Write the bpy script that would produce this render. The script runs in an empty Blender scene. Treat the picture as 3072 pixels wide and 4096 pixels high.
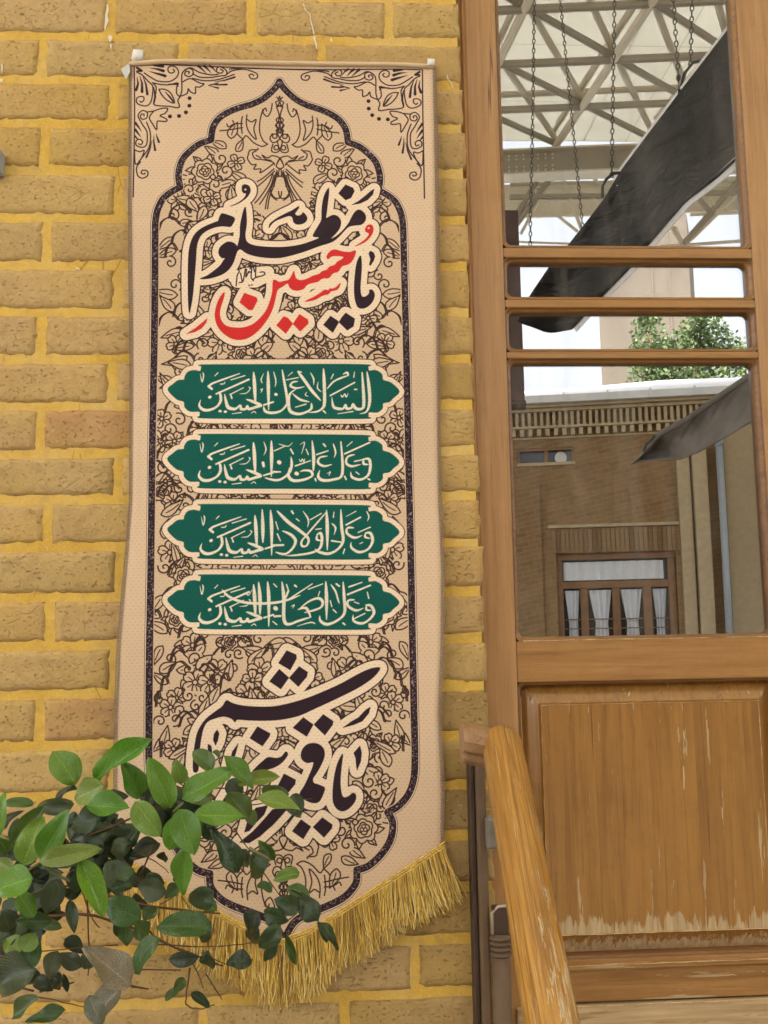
import bpy, math, random, numpy as np
from mathutils import Vector, Matrix
scene = bpy.context.scene
C = scene.collection
random.seed(5)
# ------------------------------------------------------------------ camera (phone held at eye height, 1.65 m from the wall)
# The brick wall is the plane Y = 0, its door to the right, the courtyard lies on the -Y side.
YAW, PITCH, ROLL, FPX, EYE = 3.4, 6.9, 1.0, 4000.0, (0.0, -1.65, 1.5)
def axes():
    y, p, r = map(math.radians, (YAW, PITCH, ROLL))
    fw = np.array([math.sin(y)*math.cos(p), math.cos(y)*math.cos(p), math.sin(p)])
    rt = np.array([math.cos(y), -math.sin(y), 0.0]); up = np.cross(rt, fw)
    return fw, rt*math.cos(r)-up*math.sin(r), up*math.cos(r)+rt*math.sin(r)
FW, RT, UP = axes(); EYEV = np.array(EYE)
def on_wall(px, py, Y=0.0):
    """measured photo pixel -> the point of the plane Y = const it shows"""
    d = FW+RT*(px-1536)/FPX-UP*(py-2048)/FPX
    return EYEV+d*(Y-EYE[1])/d[1]
cd = bpy.data.cameras.new('camera'); cam = bpy.data.objects.new('camera', cd); C.objects.link(cam)
cam.matrix_world = Matrix(((RT[0], UP[0], -FW[0], EYE[0]), (RT[1], UP[1], -FW[1], EYE[1]), (RT[2], UP[2], -FW[2], EYE[2]), (0, 0, 0, 1)))
cd.sensor_fit = 'VERTICAL'; cd.sensor_height = 24; cd.sensor_width = 18; cd.lens = 24*FPX/4096
cd.clip_start = .02; cd.clip_end = 500
scene.camera = cam
# ------------------------------------------------------------------ daylight; the whole place lies in the shade of the canopy
SUN_EL, SUN_AZ = math.radians(60), math.radians(325)          # azimuth from +Y clockwise: the sun stands high behind the brick wall
world = bpy.data.worlds.new('World'); scene.world = world; world.use_nodes = True
wn = world.node_tree; wn.nodes.clear()
sky = wn.nodes.new('ShaderNodeTexSky'); sky.sky_type = 'NISHITA'; sky.sun_disc = False
sky.sun_elevation = SUN_EL; sky.sun_rotation = SUN_AZ; sky.air_density = 1.3; sky.dust_density = 7.0; sky.ozone_density = .6
bg = wn.nodes.new('ShaderNodeBackground'); bg.inputs[1].default_value = 0.15
hz = wn.nodes.new('ShaderNodeHueSaturation'); hz.inputs['Saturation'].default_value = .15      # hazy white city sky
wo = wn.nodes.new('ShaderNodeOutputWorld'); wn.links.new(sky.outputs[0], hz.inputs['Color']); wn.links.new(hz.outputs[0], bg.inputs[0]); wn.links.new(bg.outputs[0], wo.inputs[0])
sl = bpy.data.lights.new('sun', 'SUN'); sun = bpy.data.objects.new('sun', sl); C.objects.link(sun)
sl.energy = 4.5; sl.angle = math.radians(.5); sl.color = (1, .92, .80)
sdir = Vector((math.sin(SUN_AZ)*math.cos(SUN_EL), math.cos(SUN_AZ)*math.cos(SUN_EL), math.sin(SUN_EL)))
sun.rotation_euler = sdir.to_track_quat('Z', 'Y').to_euler()
vs = scene.view_settings; vs.view_transform = 'Standard'; vs.look = 'None'; vs.exposure = 2.53; vs.gamma = 1; vs.use_curve_mapping = False
scene.render.engine = 'CYCLES'; scene.cycles.use_denoising = True
scene.cycles.max_bounces = 8; scene.cycles.transparent_max_bounces = 12; scene.cycles.sample_clamp_indirect = 6
scene.cycles.caustics_reflective = False; scene.cycles.caustics_refractive = False

# ------------------------------------------------------------------ naming
def tag(o, label=None, cat=None, group=None, kind=None):
    if label: o['label'] = label
    if cat: o['category'] = cat
    if group: o['group'] = group
    if kind: o['kind'] = kind
    return o
def empty(name, loc, label=None, cat=None, group=None, kind=None):
    o = bpy.data.objects.new(name, None); C.objects.link(o); o.location = loc; o.empty_display_size = .05
    return tag(o, label, cat, group, kind)
def put_obj(name, me, m=None, parent=None, smooth_=False):
    if m is not None and not me.materials: me.materials.append(m)
    if smooth_: me.polygons.foreach_set('use_smooth', [True]*len(me.polygons))
    o = bpy.data.objects.new(name, me); C.objects.link(o)
    if parent is not None:
        o.parent = parent
        o.matrix_parent_inverse = parent_inv(parent)
    return o
def parent_inv(p):
    """meshes are written in world metres: undo the place of the thing above"""
    return Matrix.Translation(-Vector(p.location)) if p.type == 'EMPTY' else Matrix.Identity(4)
class MB:
    """collects geometry in world metres and links it as one mesh object"""
    def __init__(s): s.v = []; s.f = []
    def add(s, v, f):
        n = len(s.v); s.v += [tuple(map(float, p)) for p in v]; s.f += [tuple(i+n for i in q) for q in f]; return s
    def box(s, a, b):
        x0, y0, z0 = a; x1, y1, z1 = b
        return s.hexa([(x0, y0, z0), (x1, y0, z0), (x1, y1, z0), (x0, y1, z0), (x0, y0, z1), (x1, y0, z1), (x1, y1, z1), (x0, y1, z1)])
    def hexa(s, p): return s.add(p, [(0, 3, 2, 1), (4, 5, 6, 7), (0, 1, 5, 4), (1, 2, 6, 5), (2, 3, 7, 6), (3, 0, 4, 7)])
    def grid(s, P):
        """P: rows x cols x 3"""
        r, c = P.shape[:2]
        return s.add(P.reshape(-1, 3), [(i*c+j, i*c+j+1, (i+1)*c+j+1, (i+1)*c+j) for i in range(r-1) for j in range(c-1)])
    def tube(s, pts, r, k=6, cap=True):
        pts = [Vector(p) for p in pts]; n = len(pts); rr = r if hasattr(r, '__len__') else [r]*n
        V = []; F = []
        for i in range(n):
            d = (pts[min(i+1, n-1)]-pts[max(i-1, 0)])
            if d.length < 1e-9: d = Vector((0, 0, 1))
            d.normalize(); u = d.cross(Vector((0, 0, 1)) if abs(d.z) < .9 else Vector((0, 1, 0))).normalized(); w = d.cross(u)
            for j in range(k):
                a = 2*math.pi*j/k; V.append(pts[i]+(u*math.cos(a)+w*math.sin(a))*rr[i])
        for i in range(n-1):
            for j in range(k): F.append((i*k+j, i*k+(j+1) % k, (i+1)*k+(j+1) % k, (i+1)*k+j))
        if cap: F.append(tuple(range(k))[::-1]); F.append(tuple((n-1)*k+j for j in range(k)))
        return s.add(V, F)
    def mesh(s, name):
        me = bpy.data.meshes.new(name); me.from_pydata(s.v, [], s.f); me.update(); return me
    def build(s, name, m, parent=None, smooth_=False, bev=0):
        o = put_obj(name, s.mesh(name), m, parent, smooth_)
        if bev:
            b = o.modifiers.new('edge', 'BEVEL'); b.width = bev; b.segments = 2; b.limit_method = 'ANGLE'; b.angle_limit = math.radians(40)
        return o

# ------------------------------------------------------------------ materials
class NT:
    def __init__(s, name):
        s.m = bpy.data.materials.new(name); s.m.use_nodes = True; s.t = s.m.node_tree; s.t.nodes.clear()
        s.out = s.t.nodes.new('ShaderNodeOutputMaterial')
    def n(s, kind, **kw):
        nd = s.t.nodes.new('ShaderNode'+kind)
        for k, v in kw.items():
            if k[0] == '_': setattr(nd, k[1:], v)
            else: s.put(nd, k, v)
        return nd
    def put(s, nd, k, v):
        key = int(k[1:]) if k[0] == 'i' and k[1:].isdigit() else k.replace('_', ' ')
        sock = nd.inputs[key]
        if isinstance(v, bpy.types.NodeSocket): s.t.links.new(v, sock)
        elif isinstance(v, bpy.types.Node): s.t.links.new(v.outputs[0], sock)
        else: sock.default_value = (*v, 1) if hasattr(v, '__len__') and len(v) == 3 and sock.type == 'RGBA' else v
    def coord(s, scale=(1, 1, 1), kind='Object', rand=0.0):
        tc = s.n('TexCoord'); v = tc.outputs[kind]
        if rand:
            oi = s.n('ObjectInfo'); mu = s.n('Math', _operation='MULTIPLY', i0=oi.outputs['Random'], i1=rand)
            v = s.n('VectorMath', _operation='ADD', i0=v, i1=mu.outputs[0]).outputs[0]
        return s.n('Mapping', Vector=v, Scale=scale).outputs[0]
    def noise(s, vec, scale, detail=4, rough=.55, dist=0.0, out=0): return s.n('TexNoise', Vector=vec, Scale=scale, Detail=detail, Roughness=rough, Distortion=dist).outputs[out]
    def ramp(s, fac, *st):
        r = s.n('ValToRGB', Fac=fac); e = r.color_ramp.elements
        while len(e) < len(st): e.new(.5)
        for i, (p, c) in enumerate(st):
            e[i].position = p; e[i].color = (*c, 1) if hasattr(c, '__len__') else (c, c, c, 1)
        return r.outputs[0]
    def mix(s, f, a, b, mode='MIX'):
        nd = s.n('Mix', _data_type='RGBA', _blend_type=mode)
        for i, v in ((0, f), (6, a), (7, b)): s.put(nd, 'i%d' % i, v)
        return nd.outputs[2]
    def math(s, op, a, b=0.0): return s.n('Math', _operation=op, i0=a, i1=b).outputs[0]
    def bump(s, h, strength, dist, prev=None):
        b = s.n('Bump', Height=h, Strength=strength, Distance=dist)
        if prev is not None: s.put(b, 'Normal', prev)
        return b.outputs[0]
    def pbsdf(s, col, rough=.7, normal=None, **kw):
        b = s.n('BsdfPrincipled', Base_Color=col, Roughness=rough)
        if normal is not None: s.put(b, 'Normal', normal)
        for k, v in kw.items(): s.put(b, k, v)
        s.t.links.new(b.outputs[0], s.out.inputs[0]); return s.m
def flat(name, col, rough=.7, var=.12, scale=30, bump=0.0, **kw):
    t = NT(name); v = t.coord(); f = t.noise(v, scale, 5)
    c = t.ramp(f, (.25, tuple(x*(1-var) for x in col)), (.75, tuple(min(x*(1+var), 1) for x in col)))
    nrm = t.bump(f, bump, .002) if bump else None
    return t.pbsdf(c, rough, nrm, **kw)
def brick_material():
    t = NT('old_brick'); v = t.coord(rand=37.0); oi = t.n('ObjectInfo')
    geo = t.coord((1, 1, 1))
    n1 = t.noise(v, 9, 5); n2 = t.noise(v, 75, 8, .7); n3 = t.noise(t.coord((1, 1, 1.7), rand=11.0), 150, 6, .7, .3)
    base = t.mix(oi.outputs['Random'], (.545, .370, .155), (.475, .325, .145))
    base = t.mix(1.0, base, oi.outputs['Color'], 'MULTIPLY')
    base = t.mix(t.ramp(n1, (.35, 0), (.75, .55)), base, (.64, .45, .20)); base = t.mix(t.ramp(t.noise(v, 14, 4), (.50, 0), (.78, .45)), base, (.40, .24, .11))
    base = t.mix(t.ramp(n2, (.44, 0), (.66, .34)), base, (.34, .215, .085))
    base = t.mix(t.ramp(t.noise(v, 5, 3), (.52, 0), (.80, .55)), base, (.58, .375, .085))
    pit = t.ramp(n3, (.32, 0), (.42, 1))
    base = t.mix(t.math('MULTIPLY', t.math('SUBTRACT', 1.0, pit), .22), base, (.19, .115, .042))
    spk = t.ramp(t.noise(v, 190, 2), (.66, 0), (.72, .5)); base = t.mix(spk, base, (.62, .52, .36))
    vor = t.n('TexVoronoi', Vector=t.coord((1, 1, 1.9), rand=5.0), Scale=27, _feature='DISTANCE_TO_EDGE').outputs[0]
    crack = t.ramp(vor, (0, 0), (.05, 1)); msk = t.ramp(t.noise(v, 16, 2), (.60, 0), (.68, 1))
    crack = t.math('MAXIMUM', crack, t.math('SUBTRACT', 1.0, msk))
    nrm = t.bump(t.noise(v, 32, 6, .6), 1.0, .0030); nrm = t.bump(n2, 1.0, .0016, nrm); nrm = t.bump(pit, 1.0, .0013, nrm); nrm = t.bump(crack, .8, .0014, nrm); nrm = t.bump(t.noise(v, 240, 4, .7), .9, .0008, nrm)
    return t.pbsdf(base, .92, nrm, Specular_IOR_Level=.25)
def mortar_material():
    t = NT('ochre_mortar'); v = t.coord(); n1 = t.noise(v, 7, 5); n2 = t.noise(v, 60, 8, .6)
    c = t.ramp(n1, (.30, (.60, .355, .050)), (.55, (.70, .445, .085)), (.80, (.68, .46, .145)))
    c = t.mix(t.ramp(n2, (.46, 0), (.72, .6)), c, (.43, .27, .075)); c = t.mix(t.ramp(t.noise(v, 3.5, 5, .6), (.50, 0), (.72, .55)), c, (.60, .45, .23)); c = t.mix(t.ramp(t.noise(v, 240, 3, .7), (.50, 0), (.66, .35)), c, (.86, .66, .30)); c = t.mix(t.ramp(t.noise(v, 25, 5, .7), (.58, 0), (.70, .35)), c, (.34, .22, .10))
    c = t.mix(t.ramp(t.noise(t.coord((1, 1, 3)), 22, 5, .7), (.64, 0), (.72, .55)), c, (.74, .62, .42))
    vor = t.n('TexVoronoi', Vector=t.coord((1, 1, .35)), Scale=11, _feature='DISTANCE_TO_EDGE').outputs[0]
    cr = t.math('MAXIMUM', t.ramp(vor, (0, 0), (.007, 1)), t.ramp(t.noise(v, 13, 1), (.40, 0), (.36, 1))); c = t.mix(t.math('MULTIPLY', t.math('SUBTRACT', 1.0, cr), .6), c, (.20, .11, .03))
    nrm = t.bump(n2, .6, .0016); nrm = t.bump(cr, .4, .001, nrm); nrm = t.bump(t.noise(v, 200, 4), .45, .0006, nrm)
    return t.pbsdf(c, .9, nrm, Specular_IOR_Level=.25)
def wood(name, axis='Z', dark=(.250, .100, .022), mid=(.400, .185, .052), light=(.500, .255, .092), rough=.42, peel=None, rand=3.0, chips=.0, cracks=.55, coat=.12):
    """varnished wood, grain along axis; peel = (z below which the varnish has flaked, height of the ragged edge)"""
    t = NT(name); st = {'Z': (1, 1, .05), 'X': (.05, 1, 1), 'Y': (1, .05, 1)}[axis]
    v = t.coord(st, rand=rand); w = t.coord(rand=rand)
    g = t.noise(v, 60, 7, .62, .6); g2 = t.noise(v, 150, 6, .65); b = t.noise(w, 4, 4)
    c = t.ramp(g, (.30, dark), (.50, mid), (.72, light))
    c = t.mix(t.ramp(b, (.30, 0), (.75, .55)), c, mid)
    c = t.mix(t.ramp(t.noise(w, 2.2, 3), (.45, 0), (.75, .40)), c, (.47, .235, .045))
    c = t.mix(t.ramp(g2, (.52, 0), (.66, .55)), c, dark)
    line = t.noise(t.coord(tuple(x*(.25 if x < .5 else 1) for x in st), rand=rand), 34, 2, .5, .3)
    cr = t.ramp(t.math('ABSOLUTE', t.math('SUBTRACT', line, .5)), (0, 0), (.006, 1))
    crm = t.ramp(t.noise(v, 26, 2), (cracks, 1), (cracks+.07, 0)); cr = t.math('MAXIMUM', cr, crm)
    c = t.mix(t.math('SUBTRACT', 1.0, cr), c, (.10, .035, .010))
    ro = t.ramp(g, (.2, rough-.08), (.8, rough+.10))
    c = t.mix(t.ramp(t.noise(v, 420, 4, .7), (.40, 0), (.62, .30)), c, t.mix(.5, c, light)); c = t.mix(t.ramp(t.noise(w, 28, 6, .7), (.50, 0), (.72, .28)), c, dark); h = t.math('ADD', t.math('MULTIPLY', g2, .5), t.math('MULTIPLY', t.noise(w, 90, 4, .6), .35))
    if chips or peel:
        raw = t.ramp(t.noise(v, 150, 4), (.3, (.36, .24, .12)), (.7, (.58, .42, .235)))
        k = t.noise(t.coord(tuple(x*1.6 if x < .5 else x for x in st), rand=rand), 75, 4, .65)
        m = t.ramp(k, (1-chips-.004, 0), (1-chips+.006, 1)) if chips else None
        if peel:
            sep = t.n('SeparateXYZ', Vector=t.n('TexCoord').outputs['Object']).outputs[2]
            jag = t.noise(t.coord((1, 1, .06)), 95, 6, .72)
            edge = t.math('ADD', t.math('MULTIPLY', t.math('SUBTRACT', jag, .44), peel[1]), peel[0])
            d = t.math('MULTIPLY', t.math('SUBTRACT', edge, sep), 500.0)
            pm = t.n('Clamp', Value=d).outputs[0]
            if len(peel) > 3:
                e2 = t.math('ADD', t.math('MULTIPLY', t.math('SUBTRACT', t.noise(t.coord((1, 1, .06), rand=9.0), 120, 6, .72), .40), peel[1]*.8), peel[3]); p2 = t.n('Clamp', Value=t.math('MULTIPLY', t.math('SUBTRACT', e2, sep), 500.0)).outputs[0]
            if len(peel) > 2:
                up_ = t.n('Clamp', Value=t.math('MULTIPLY', t.math('SUBTRACT', sep, peel[2]), 500.0)).outputs[0]; pm = t.math('MULTIPLY', pm, up_)
            if len(peel) > 3: pm = t.math('MAXIMUM', pm, p2)
            m = pm if m is None else t.math('MAXIMUM', m, pm)
        c = t.mix(m, c, raw); ro = t.mix(m, ro, (.85, .85, .85)); h = t.math('SUBTRACT', h, t.math('MULTIPLY', m, .8))
    nrm = t.bump(h, .6, .0010); nrm = t.bump(cr, .6, .0012, nrm)
    return t.pbsdf(c, ro, nrm, Specular_IOR_Level=.4, Coat_Weight=coat, Coat_Roughness=.16)
# ------------------------------------------------------------------ the printed cloth
# The print is drawn as vector outlines (letters, arch, flowers) and filled into an in-memory image whose axes are metres on the cloth.
CLOTH_Y = -0.014
PX0, PX1, PZ0, PZ1, PRES = -0.400, 0.200, 0.930, 2.560, 0.0005      # extent of the print in metres, metres per texel
PW, PH = int((PX1-PX0)/PRES), int((PZ1-PZ0)/PRES)
INK = (0.030, 0.014, 0.022); CREAM = (0.88, 0.70, 0.53); CLOTH = (0.705, 0.520, 0.360)
RED = (0.66, 0.030, 0.030); GREEN = (0.004, 0.105, 0.085)
canvas = np.empty((PH, PW, 3), np.float32); canvas[:] = CLOTH

def P(s, ox=0, oy=0, k=1.0):
    """'x,y x,y ...' measured in an enlarged crop -> metres on the cloth"""
    out = []
    for t in s.split():
        v = [float(q) for q in t.split(',')]
        w = on_wall(ox+v[0]*k, oy+v[1]*k, CLOTH_Y)
        out.append((w[0], w[2]) + tuple(v[2:3]))
    return out
def smooth(pts, closed, n=5):
    a = np.array([p[:2] for p in pts]); m = len(a)
    if m < 3: return a
    out = []
    rng = range(m if closed else m-1)
    for i in rng:
        if closed: p0, p1, p2, p3 = a[i-1], a[i], a[(i+1) % m], a[(i+2) % m]
        else: p0, p1, p2, p3 = a[max(i-1, 0)], a[i], a[i+1], a[min(i+2, m-1)]
        # corners stay corners
        for j in range(n):
            t = j/n
            out.append(0.5*((2*p1)+(-p0+p2)*t+(2*p0-5*p1+4*p2-p3)*t*t+(-p0+3*p1-3*p2+p3)*t**3))
    if not closed: out.append(a[-1])
    return np.array(out)
def to_tex(a): return np.stack([(a[:, 0]-PX0)/PRES, (a[:, 1]-PZ0)/PRES], 1)
def fill_poly(mask, a):
    q = to_tex(a); ys = q[:, 1]; x = q[:, 0]; n = len(q)
    y0, y1 = max(int(ys.min()), 0), min(int(ys.max())+1, PH-1)
    for y in range(y0, y1+1):
        yc = y+0.5; xs = []
        y_a = ys; y_b = np.roll(ys, -1); x_a = x; x_b = np.roll(x, -1)
        c = (y_a <= yc) != (y_b <= yc)
        if not c.any(): continue
        xs = np.sort(x_a[c]+(yc-y_a[c])/(y_b[c]-y_a[c])*(x_b[c]-x_a[c]))
        for i in range(0, len(xs)-1, 2):
            a0, a1 = max(int(round(xs[i])), 0), min(int(round(xs[i+1])), PW)
            if a1 > a0: mask[y, a0:a1] = 1
def caps(mask, a, r0, r1=None, closed=False):
    """stroke a polyline with round ends; radii in metres (a number, or one per point)"""
    q = to_tex(a); m = len(q)
    rr = np.broadcast_to(np.asarray(r0, float), (m,))/PRES
    for i in range(m if closed else m-1):
        j = (i+1) % m
        p, e = q[i], q[j]; ra, rb = max(rr[i], .55), max(rr[j], .55); R = max(ra, rb)+1
        x0, x1 = int(min(p[0], e[0])-R), int(max(p[0], e[0])+R)+2
        y0, y1 = int(min(p[1], e[1])-R), int(max(p[1], e[1])+R)+2
        x0, y0 = max(x0, 0), max(y0, 0); x1, y1 = min(x1, PW), min(y1, PH)
        if x1 <= x0 or y1 <= y0: continue
        X, Y = np.meshgrid(np.arange(x0, x1)+.5, np.arange(y0, y1)+.5)
        d = e-p; L = d@d+1e-9
        t = np.clip(((X-p[0])*d[0]+(Y-p[1])*d[1])/L, 0, 1)
        D = np.hypot(X-p[0]-t*d[0], Y-p[1]-t*d[1])
        c = np.clip((ra+(rb-ra)*t)-D+.5, 0, 1)
        s = mask[y0:y1, x0:x1]; np.maximum(s, c, out=s)
def blank(): return np.zeros((PH, PW), np.float32)
def paint(mask, col): canvas[:] = canvas*(1-mask[..., None])+np.array(col, np.float32)*mask[..., None]
MM = 0.0004125                                                        # one measured pixel in metres

# ---- band of the arch -------------------------------------------------------------
AX = on_wall(1130, 333, CLOTH_Y)[0]; AXB = on_wall(1123, 3755, CLOTH_Y)[0]; CX = (AX+AXB)/2
def mir(a): b = np.array(a, float).copy(); b[:, 0] = 2*CX-b[:, 0]; return b
segs = ["1418,290 1385,338 1320,400 1250,450 1160,490", "1160,490 1050,520 950,560 870,612 815,690 797,800",
        "797,800 700,835 620,895 555,965 523,1050 515,1130 530,1215", "530,1215 455,1255 385,1310 345,1380 322,1450 312,1530"]
half = [smooth(P(s, 480, 200, .4581), False) for s in segs]
left_top = np.vstack(half)
side_x = [on_wall(1640, 1100, CLOTH_Y), on_wall(1668, 2900, CLOTH_Y)]
br = [smooth(P(s, 700, 3000, .7233), False) for s in
      ["1325,-60 1326,30 1320,150 1290,240 1235,305 1175,340", "1175,340 1203,400 1190,490 1140,570 1070,635 1005,658",
       "1005,658 1000,730 945,800 870,845 770,885", "770,885 680,925 630,970 585,1050"]]
right_bot = np.vstack(br)
left_top[:, 0] -= (left_top[0, 0]-CX)*np.clip(1-np.arange(len(left_top))/40, 0, 1); right_bot[:, 0] -= (right_bot[-1, 0]-CX)*np.clip(1-np.arange(len(right_bot))[::-1]/20, 0, 1)
left_top[:, 0] = np.minimum(left_top[:, 0], CX); right_bot[:, 0] = np.maximum(right_bot[:, 0], CX)
left_band = np.vstack([left_top, mir(right_bot)])                     # apex -> left side -> bottom apex
right_band = mir(left_band)
loop = np.vstack([left_band, right_band[::-1]])
rng = np.random.RandomState(7)

# ---- flowers and tendrils: each motif is filled with cloth colour, then outlined -------------
LW = 2.7*MM
flor = blank(); INNER = blank(); fill_poly(INNER, loop)
def stroke(mask, a, w=LW): caps(mask, a, w)
def layer(shape_closed, lines):
    """shape hides what lies under it, then its lines are drawn"""
    f = blank_small(shape_closed)
def erase(a):
    m = np.zeros_like(flor); fill_poly(m, a); flor[m > 0] = 0
def ring(cx, cz, r, lobes=0, amp=0.0, ph=0.0, n=48):
    t = np.linspace(0, 2*math.pi, n, endpoint=False)
    rr = r*(1+amp*np.abs(np.sin(lobes*t/2+ph))-amp/2) if lobes else r+0*t
    return np.stack([cx+rr*np.cos(t), cz+rr*np.sin(t)], 1)
def spiral(cx, cz, r, a0, turns=1.3, sgn=1, n=26):
    t = np.linspace(0, 1, n)
    rr = r*(1-.86*t); a = a0+sgn*t*turns*2*math.pi
    return np.stack([cx+rr*np.cos(a), cz+rr*np.sin(a)], 1)
def leaf_shape(x, z, L, w, a, bend=.25, n=10):
    t = np.linspace(0, 1, n); cx = t*L; cz = bend*L*t*t
    hw = w*np.sin(np.pi*t**.8)*(1-.25*t)
    up = np.stack([cx, cz+hw], 1); lo = np.stack([cx, cz-hw], 1)[::-1]
    q = np.vstack([up, lo]); c, s = math.cos(a), math.sin(a)
    R = np.array([[c, -s], [s, c]]); mid = np.stack([cx[:-2], cz[:-2]], 1)
    return q@R.T+[x, z], mid@R.T+[x, z]
both = [False, True]
def put(fn):
    for m in both: fn(mir if m else (lambda a: a))
def leaf(x, z, L, w, a, bend=.25, vein=True):
    q, mid = leaf_shape(x, z, L, w, a, bend)
    def go(T):
        erase(T(q)); caps(flor, T(q), LW, closed=True)
        if vein: caps(flor, T(mid[2:]), LW*.8)
    put(go)
def flower(x, z, r, k=5, ph=0.0):
    for i in range(k):
        a = ph+i*2*math.pi/k
        pet = np.array([(0, 0), (.35, .30), (.75, .38), (1, .16), (.93, 0), (1, -.16), (.75, -.38), (.35, -.30)])*r
        c, s = math.cos(a), math.sin(a); pet = smooth([tuple(p) for p in pet@np.array([[c, s], [-s, c]])+[x, z]], True, 3)
        vein = np.array([(x+c*r*.3, z+s*r*.3), (x+c*r*.66, z+s*r*.66)])
        put(lambda T: (erase(T(pet)), caps(flor, T(pet), LW, closed=True), caps(flor, T(vein), LW*.8)))
    c0 = ring(x, z, r*.2); put(lambda T: (erase(T(c0)), caps(flor, T(c0), LW, closed=True)))
def rose(x, z, r):
    for i in range(7):
        a = i*.9+.3; leaf(x+r*.7*math.cos(a), z+r*.7*math.sin(a), r*.75, r*.25, a, .25, i % 2 == 0)
    for q, lo, am in ((1.0, 7, .22), (.66, 5, .22), (.40, 4, .3)):
        o = ring(x, z, r*q*.92, lo, am, ph=q*3); put(lambda T: (erase(T(o)), caps(flor, T(o), LW, closed=True)))
    for i in range(3):
        o = ring(x+.14*r*math.cos(i*2.1+.5), z+.14*r*math.sin(i*2.1+.5), r*.13, n=14); put(lambda T: caps(flor, T(o), LW*.8, closed=True))
def curl(x, z, r, a0, sgn=1):
    s = spiral(x, z, r, a0, 1.15, sgn); o = ring(x, z, r*.96, n=22)
    put(lambda T: (erase(T(o)), caps(flor, T(s), LW*1.1)))
def tendril(pts):
    a = smooth(pts, False, 6); b = a+[LW*2.2, LW*.8]; put(lambda T: (caps(flor, T(a), LW), caps(flor, T(b), LW)))
def lines(s, ox, oy, k, w=2.7):
    for t in s.split(';'):
        a = smooth(P(t, ox, oy, k), False, 5); put(lambda T: caps(flor, T(a), w*MM))
# loose filling behind everything
zt, zb = on_wall(1130, 720, CLOTH_Y)[2], on_wall(1130, 3560, CLOTH_Y)[2]
z = zt-.004; row = 0
Lx = on_wall(640, 2000, CLOTH_Y)[0]
while z > zb:
    x = Lx+.006+(row % 2)*.012
    while x < CX-.004:
        i, j = int((x-PX0)/PRES), int((z-PZ0)/PRES)
        if INNER[j, i] > 0 and INNER[j, max(i-36, 0)] > 0:
            kx, kz = x+rng.uniform(-.005, .005), z+rng.uniform(-.005, .005); u = rng.rand()
            if u < .30: curl(kx, kz, rng.uniform(.009, .013), rng.uniform(0, 6.3), rng.choice([-1, 1]))
            elif u < .74: leaf(kx, kz, rng.uniform(.028, .044), rng.uniform(.007, .010), rng.uniform(0, 6.3), rng.uniform(-.4, .4))
            elif u < .90: flower(kx, kz, rng.uniform(.015, .021), 5, rng.uniform(0, 6))
            else: rose(kx, kz, rng.uniform(.013, .017))
            if rng.rand() < .35: tendril([(kx, kz), (kx+.014*math.cos(u*40), kz+.012), (kx+.03*math.cos(u*40), kz+.004), (kx+.036*math.cos(u*40), kz-.012)])
        x += .0225
    z -= .0205; row += 1
W = lambda x, y: (lambda q: (q[0], q[2]))(on_wall(x, y, CLOTH_Y))
# clear and redraw the palmette under the top of the arch
top_clear = np.vstack([smooth(P("860,640 1050,560 1420,400 1425,1400 1190,1420 1120,1200 1080,900 850,800", 480, 200, .4581), True)])
for T in (lambda a: a, mir): erase(T(top_clear))
rx, rz = W(833, 690)
for (sx, sy, L, wd, an, bd) in ((925, 560, .030, .009, 1.5, -.3), (905, 600, .028, .008, 2.4, .3), (945, 610, .024, .007, .8, .3), (870, 630, .026, .008, 2.1, .4), (755, 800, .03, .009, -1.2, .3), (820, 830, .03, .009, -1.7, -.3), (735, 640, .018, .006, 2.6, .3)):
    x_, z_ = W(sx, sy); leaf(x_, z_, L, wd, an, bd)
for (sx, sy, r) in ((885, 640, .0125), (905, 690, .0125), (770, 730, .0125), (822, 775, .0115), (862, 745, .0125), (760, 765, .011)):
    x_, z_ = W(sx, sy); curl(x_, z_, r, sx % 6, 1 if sx % 2 else -1)
for (sx, sy, r) in ((945, 655, .0150), (850, 798, .0150)):
    x_, z_ = W(sx, sy); flower(x_, z_, r, 4, .4)
rose(*W(822, 692), .0225); x_, z_ = W(853, 715); o_ = ring(x_, z_, .0042); put(lambda T: (erase(T(o_)), caps(flor, T(o_), LW, closed=True)))
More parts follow.
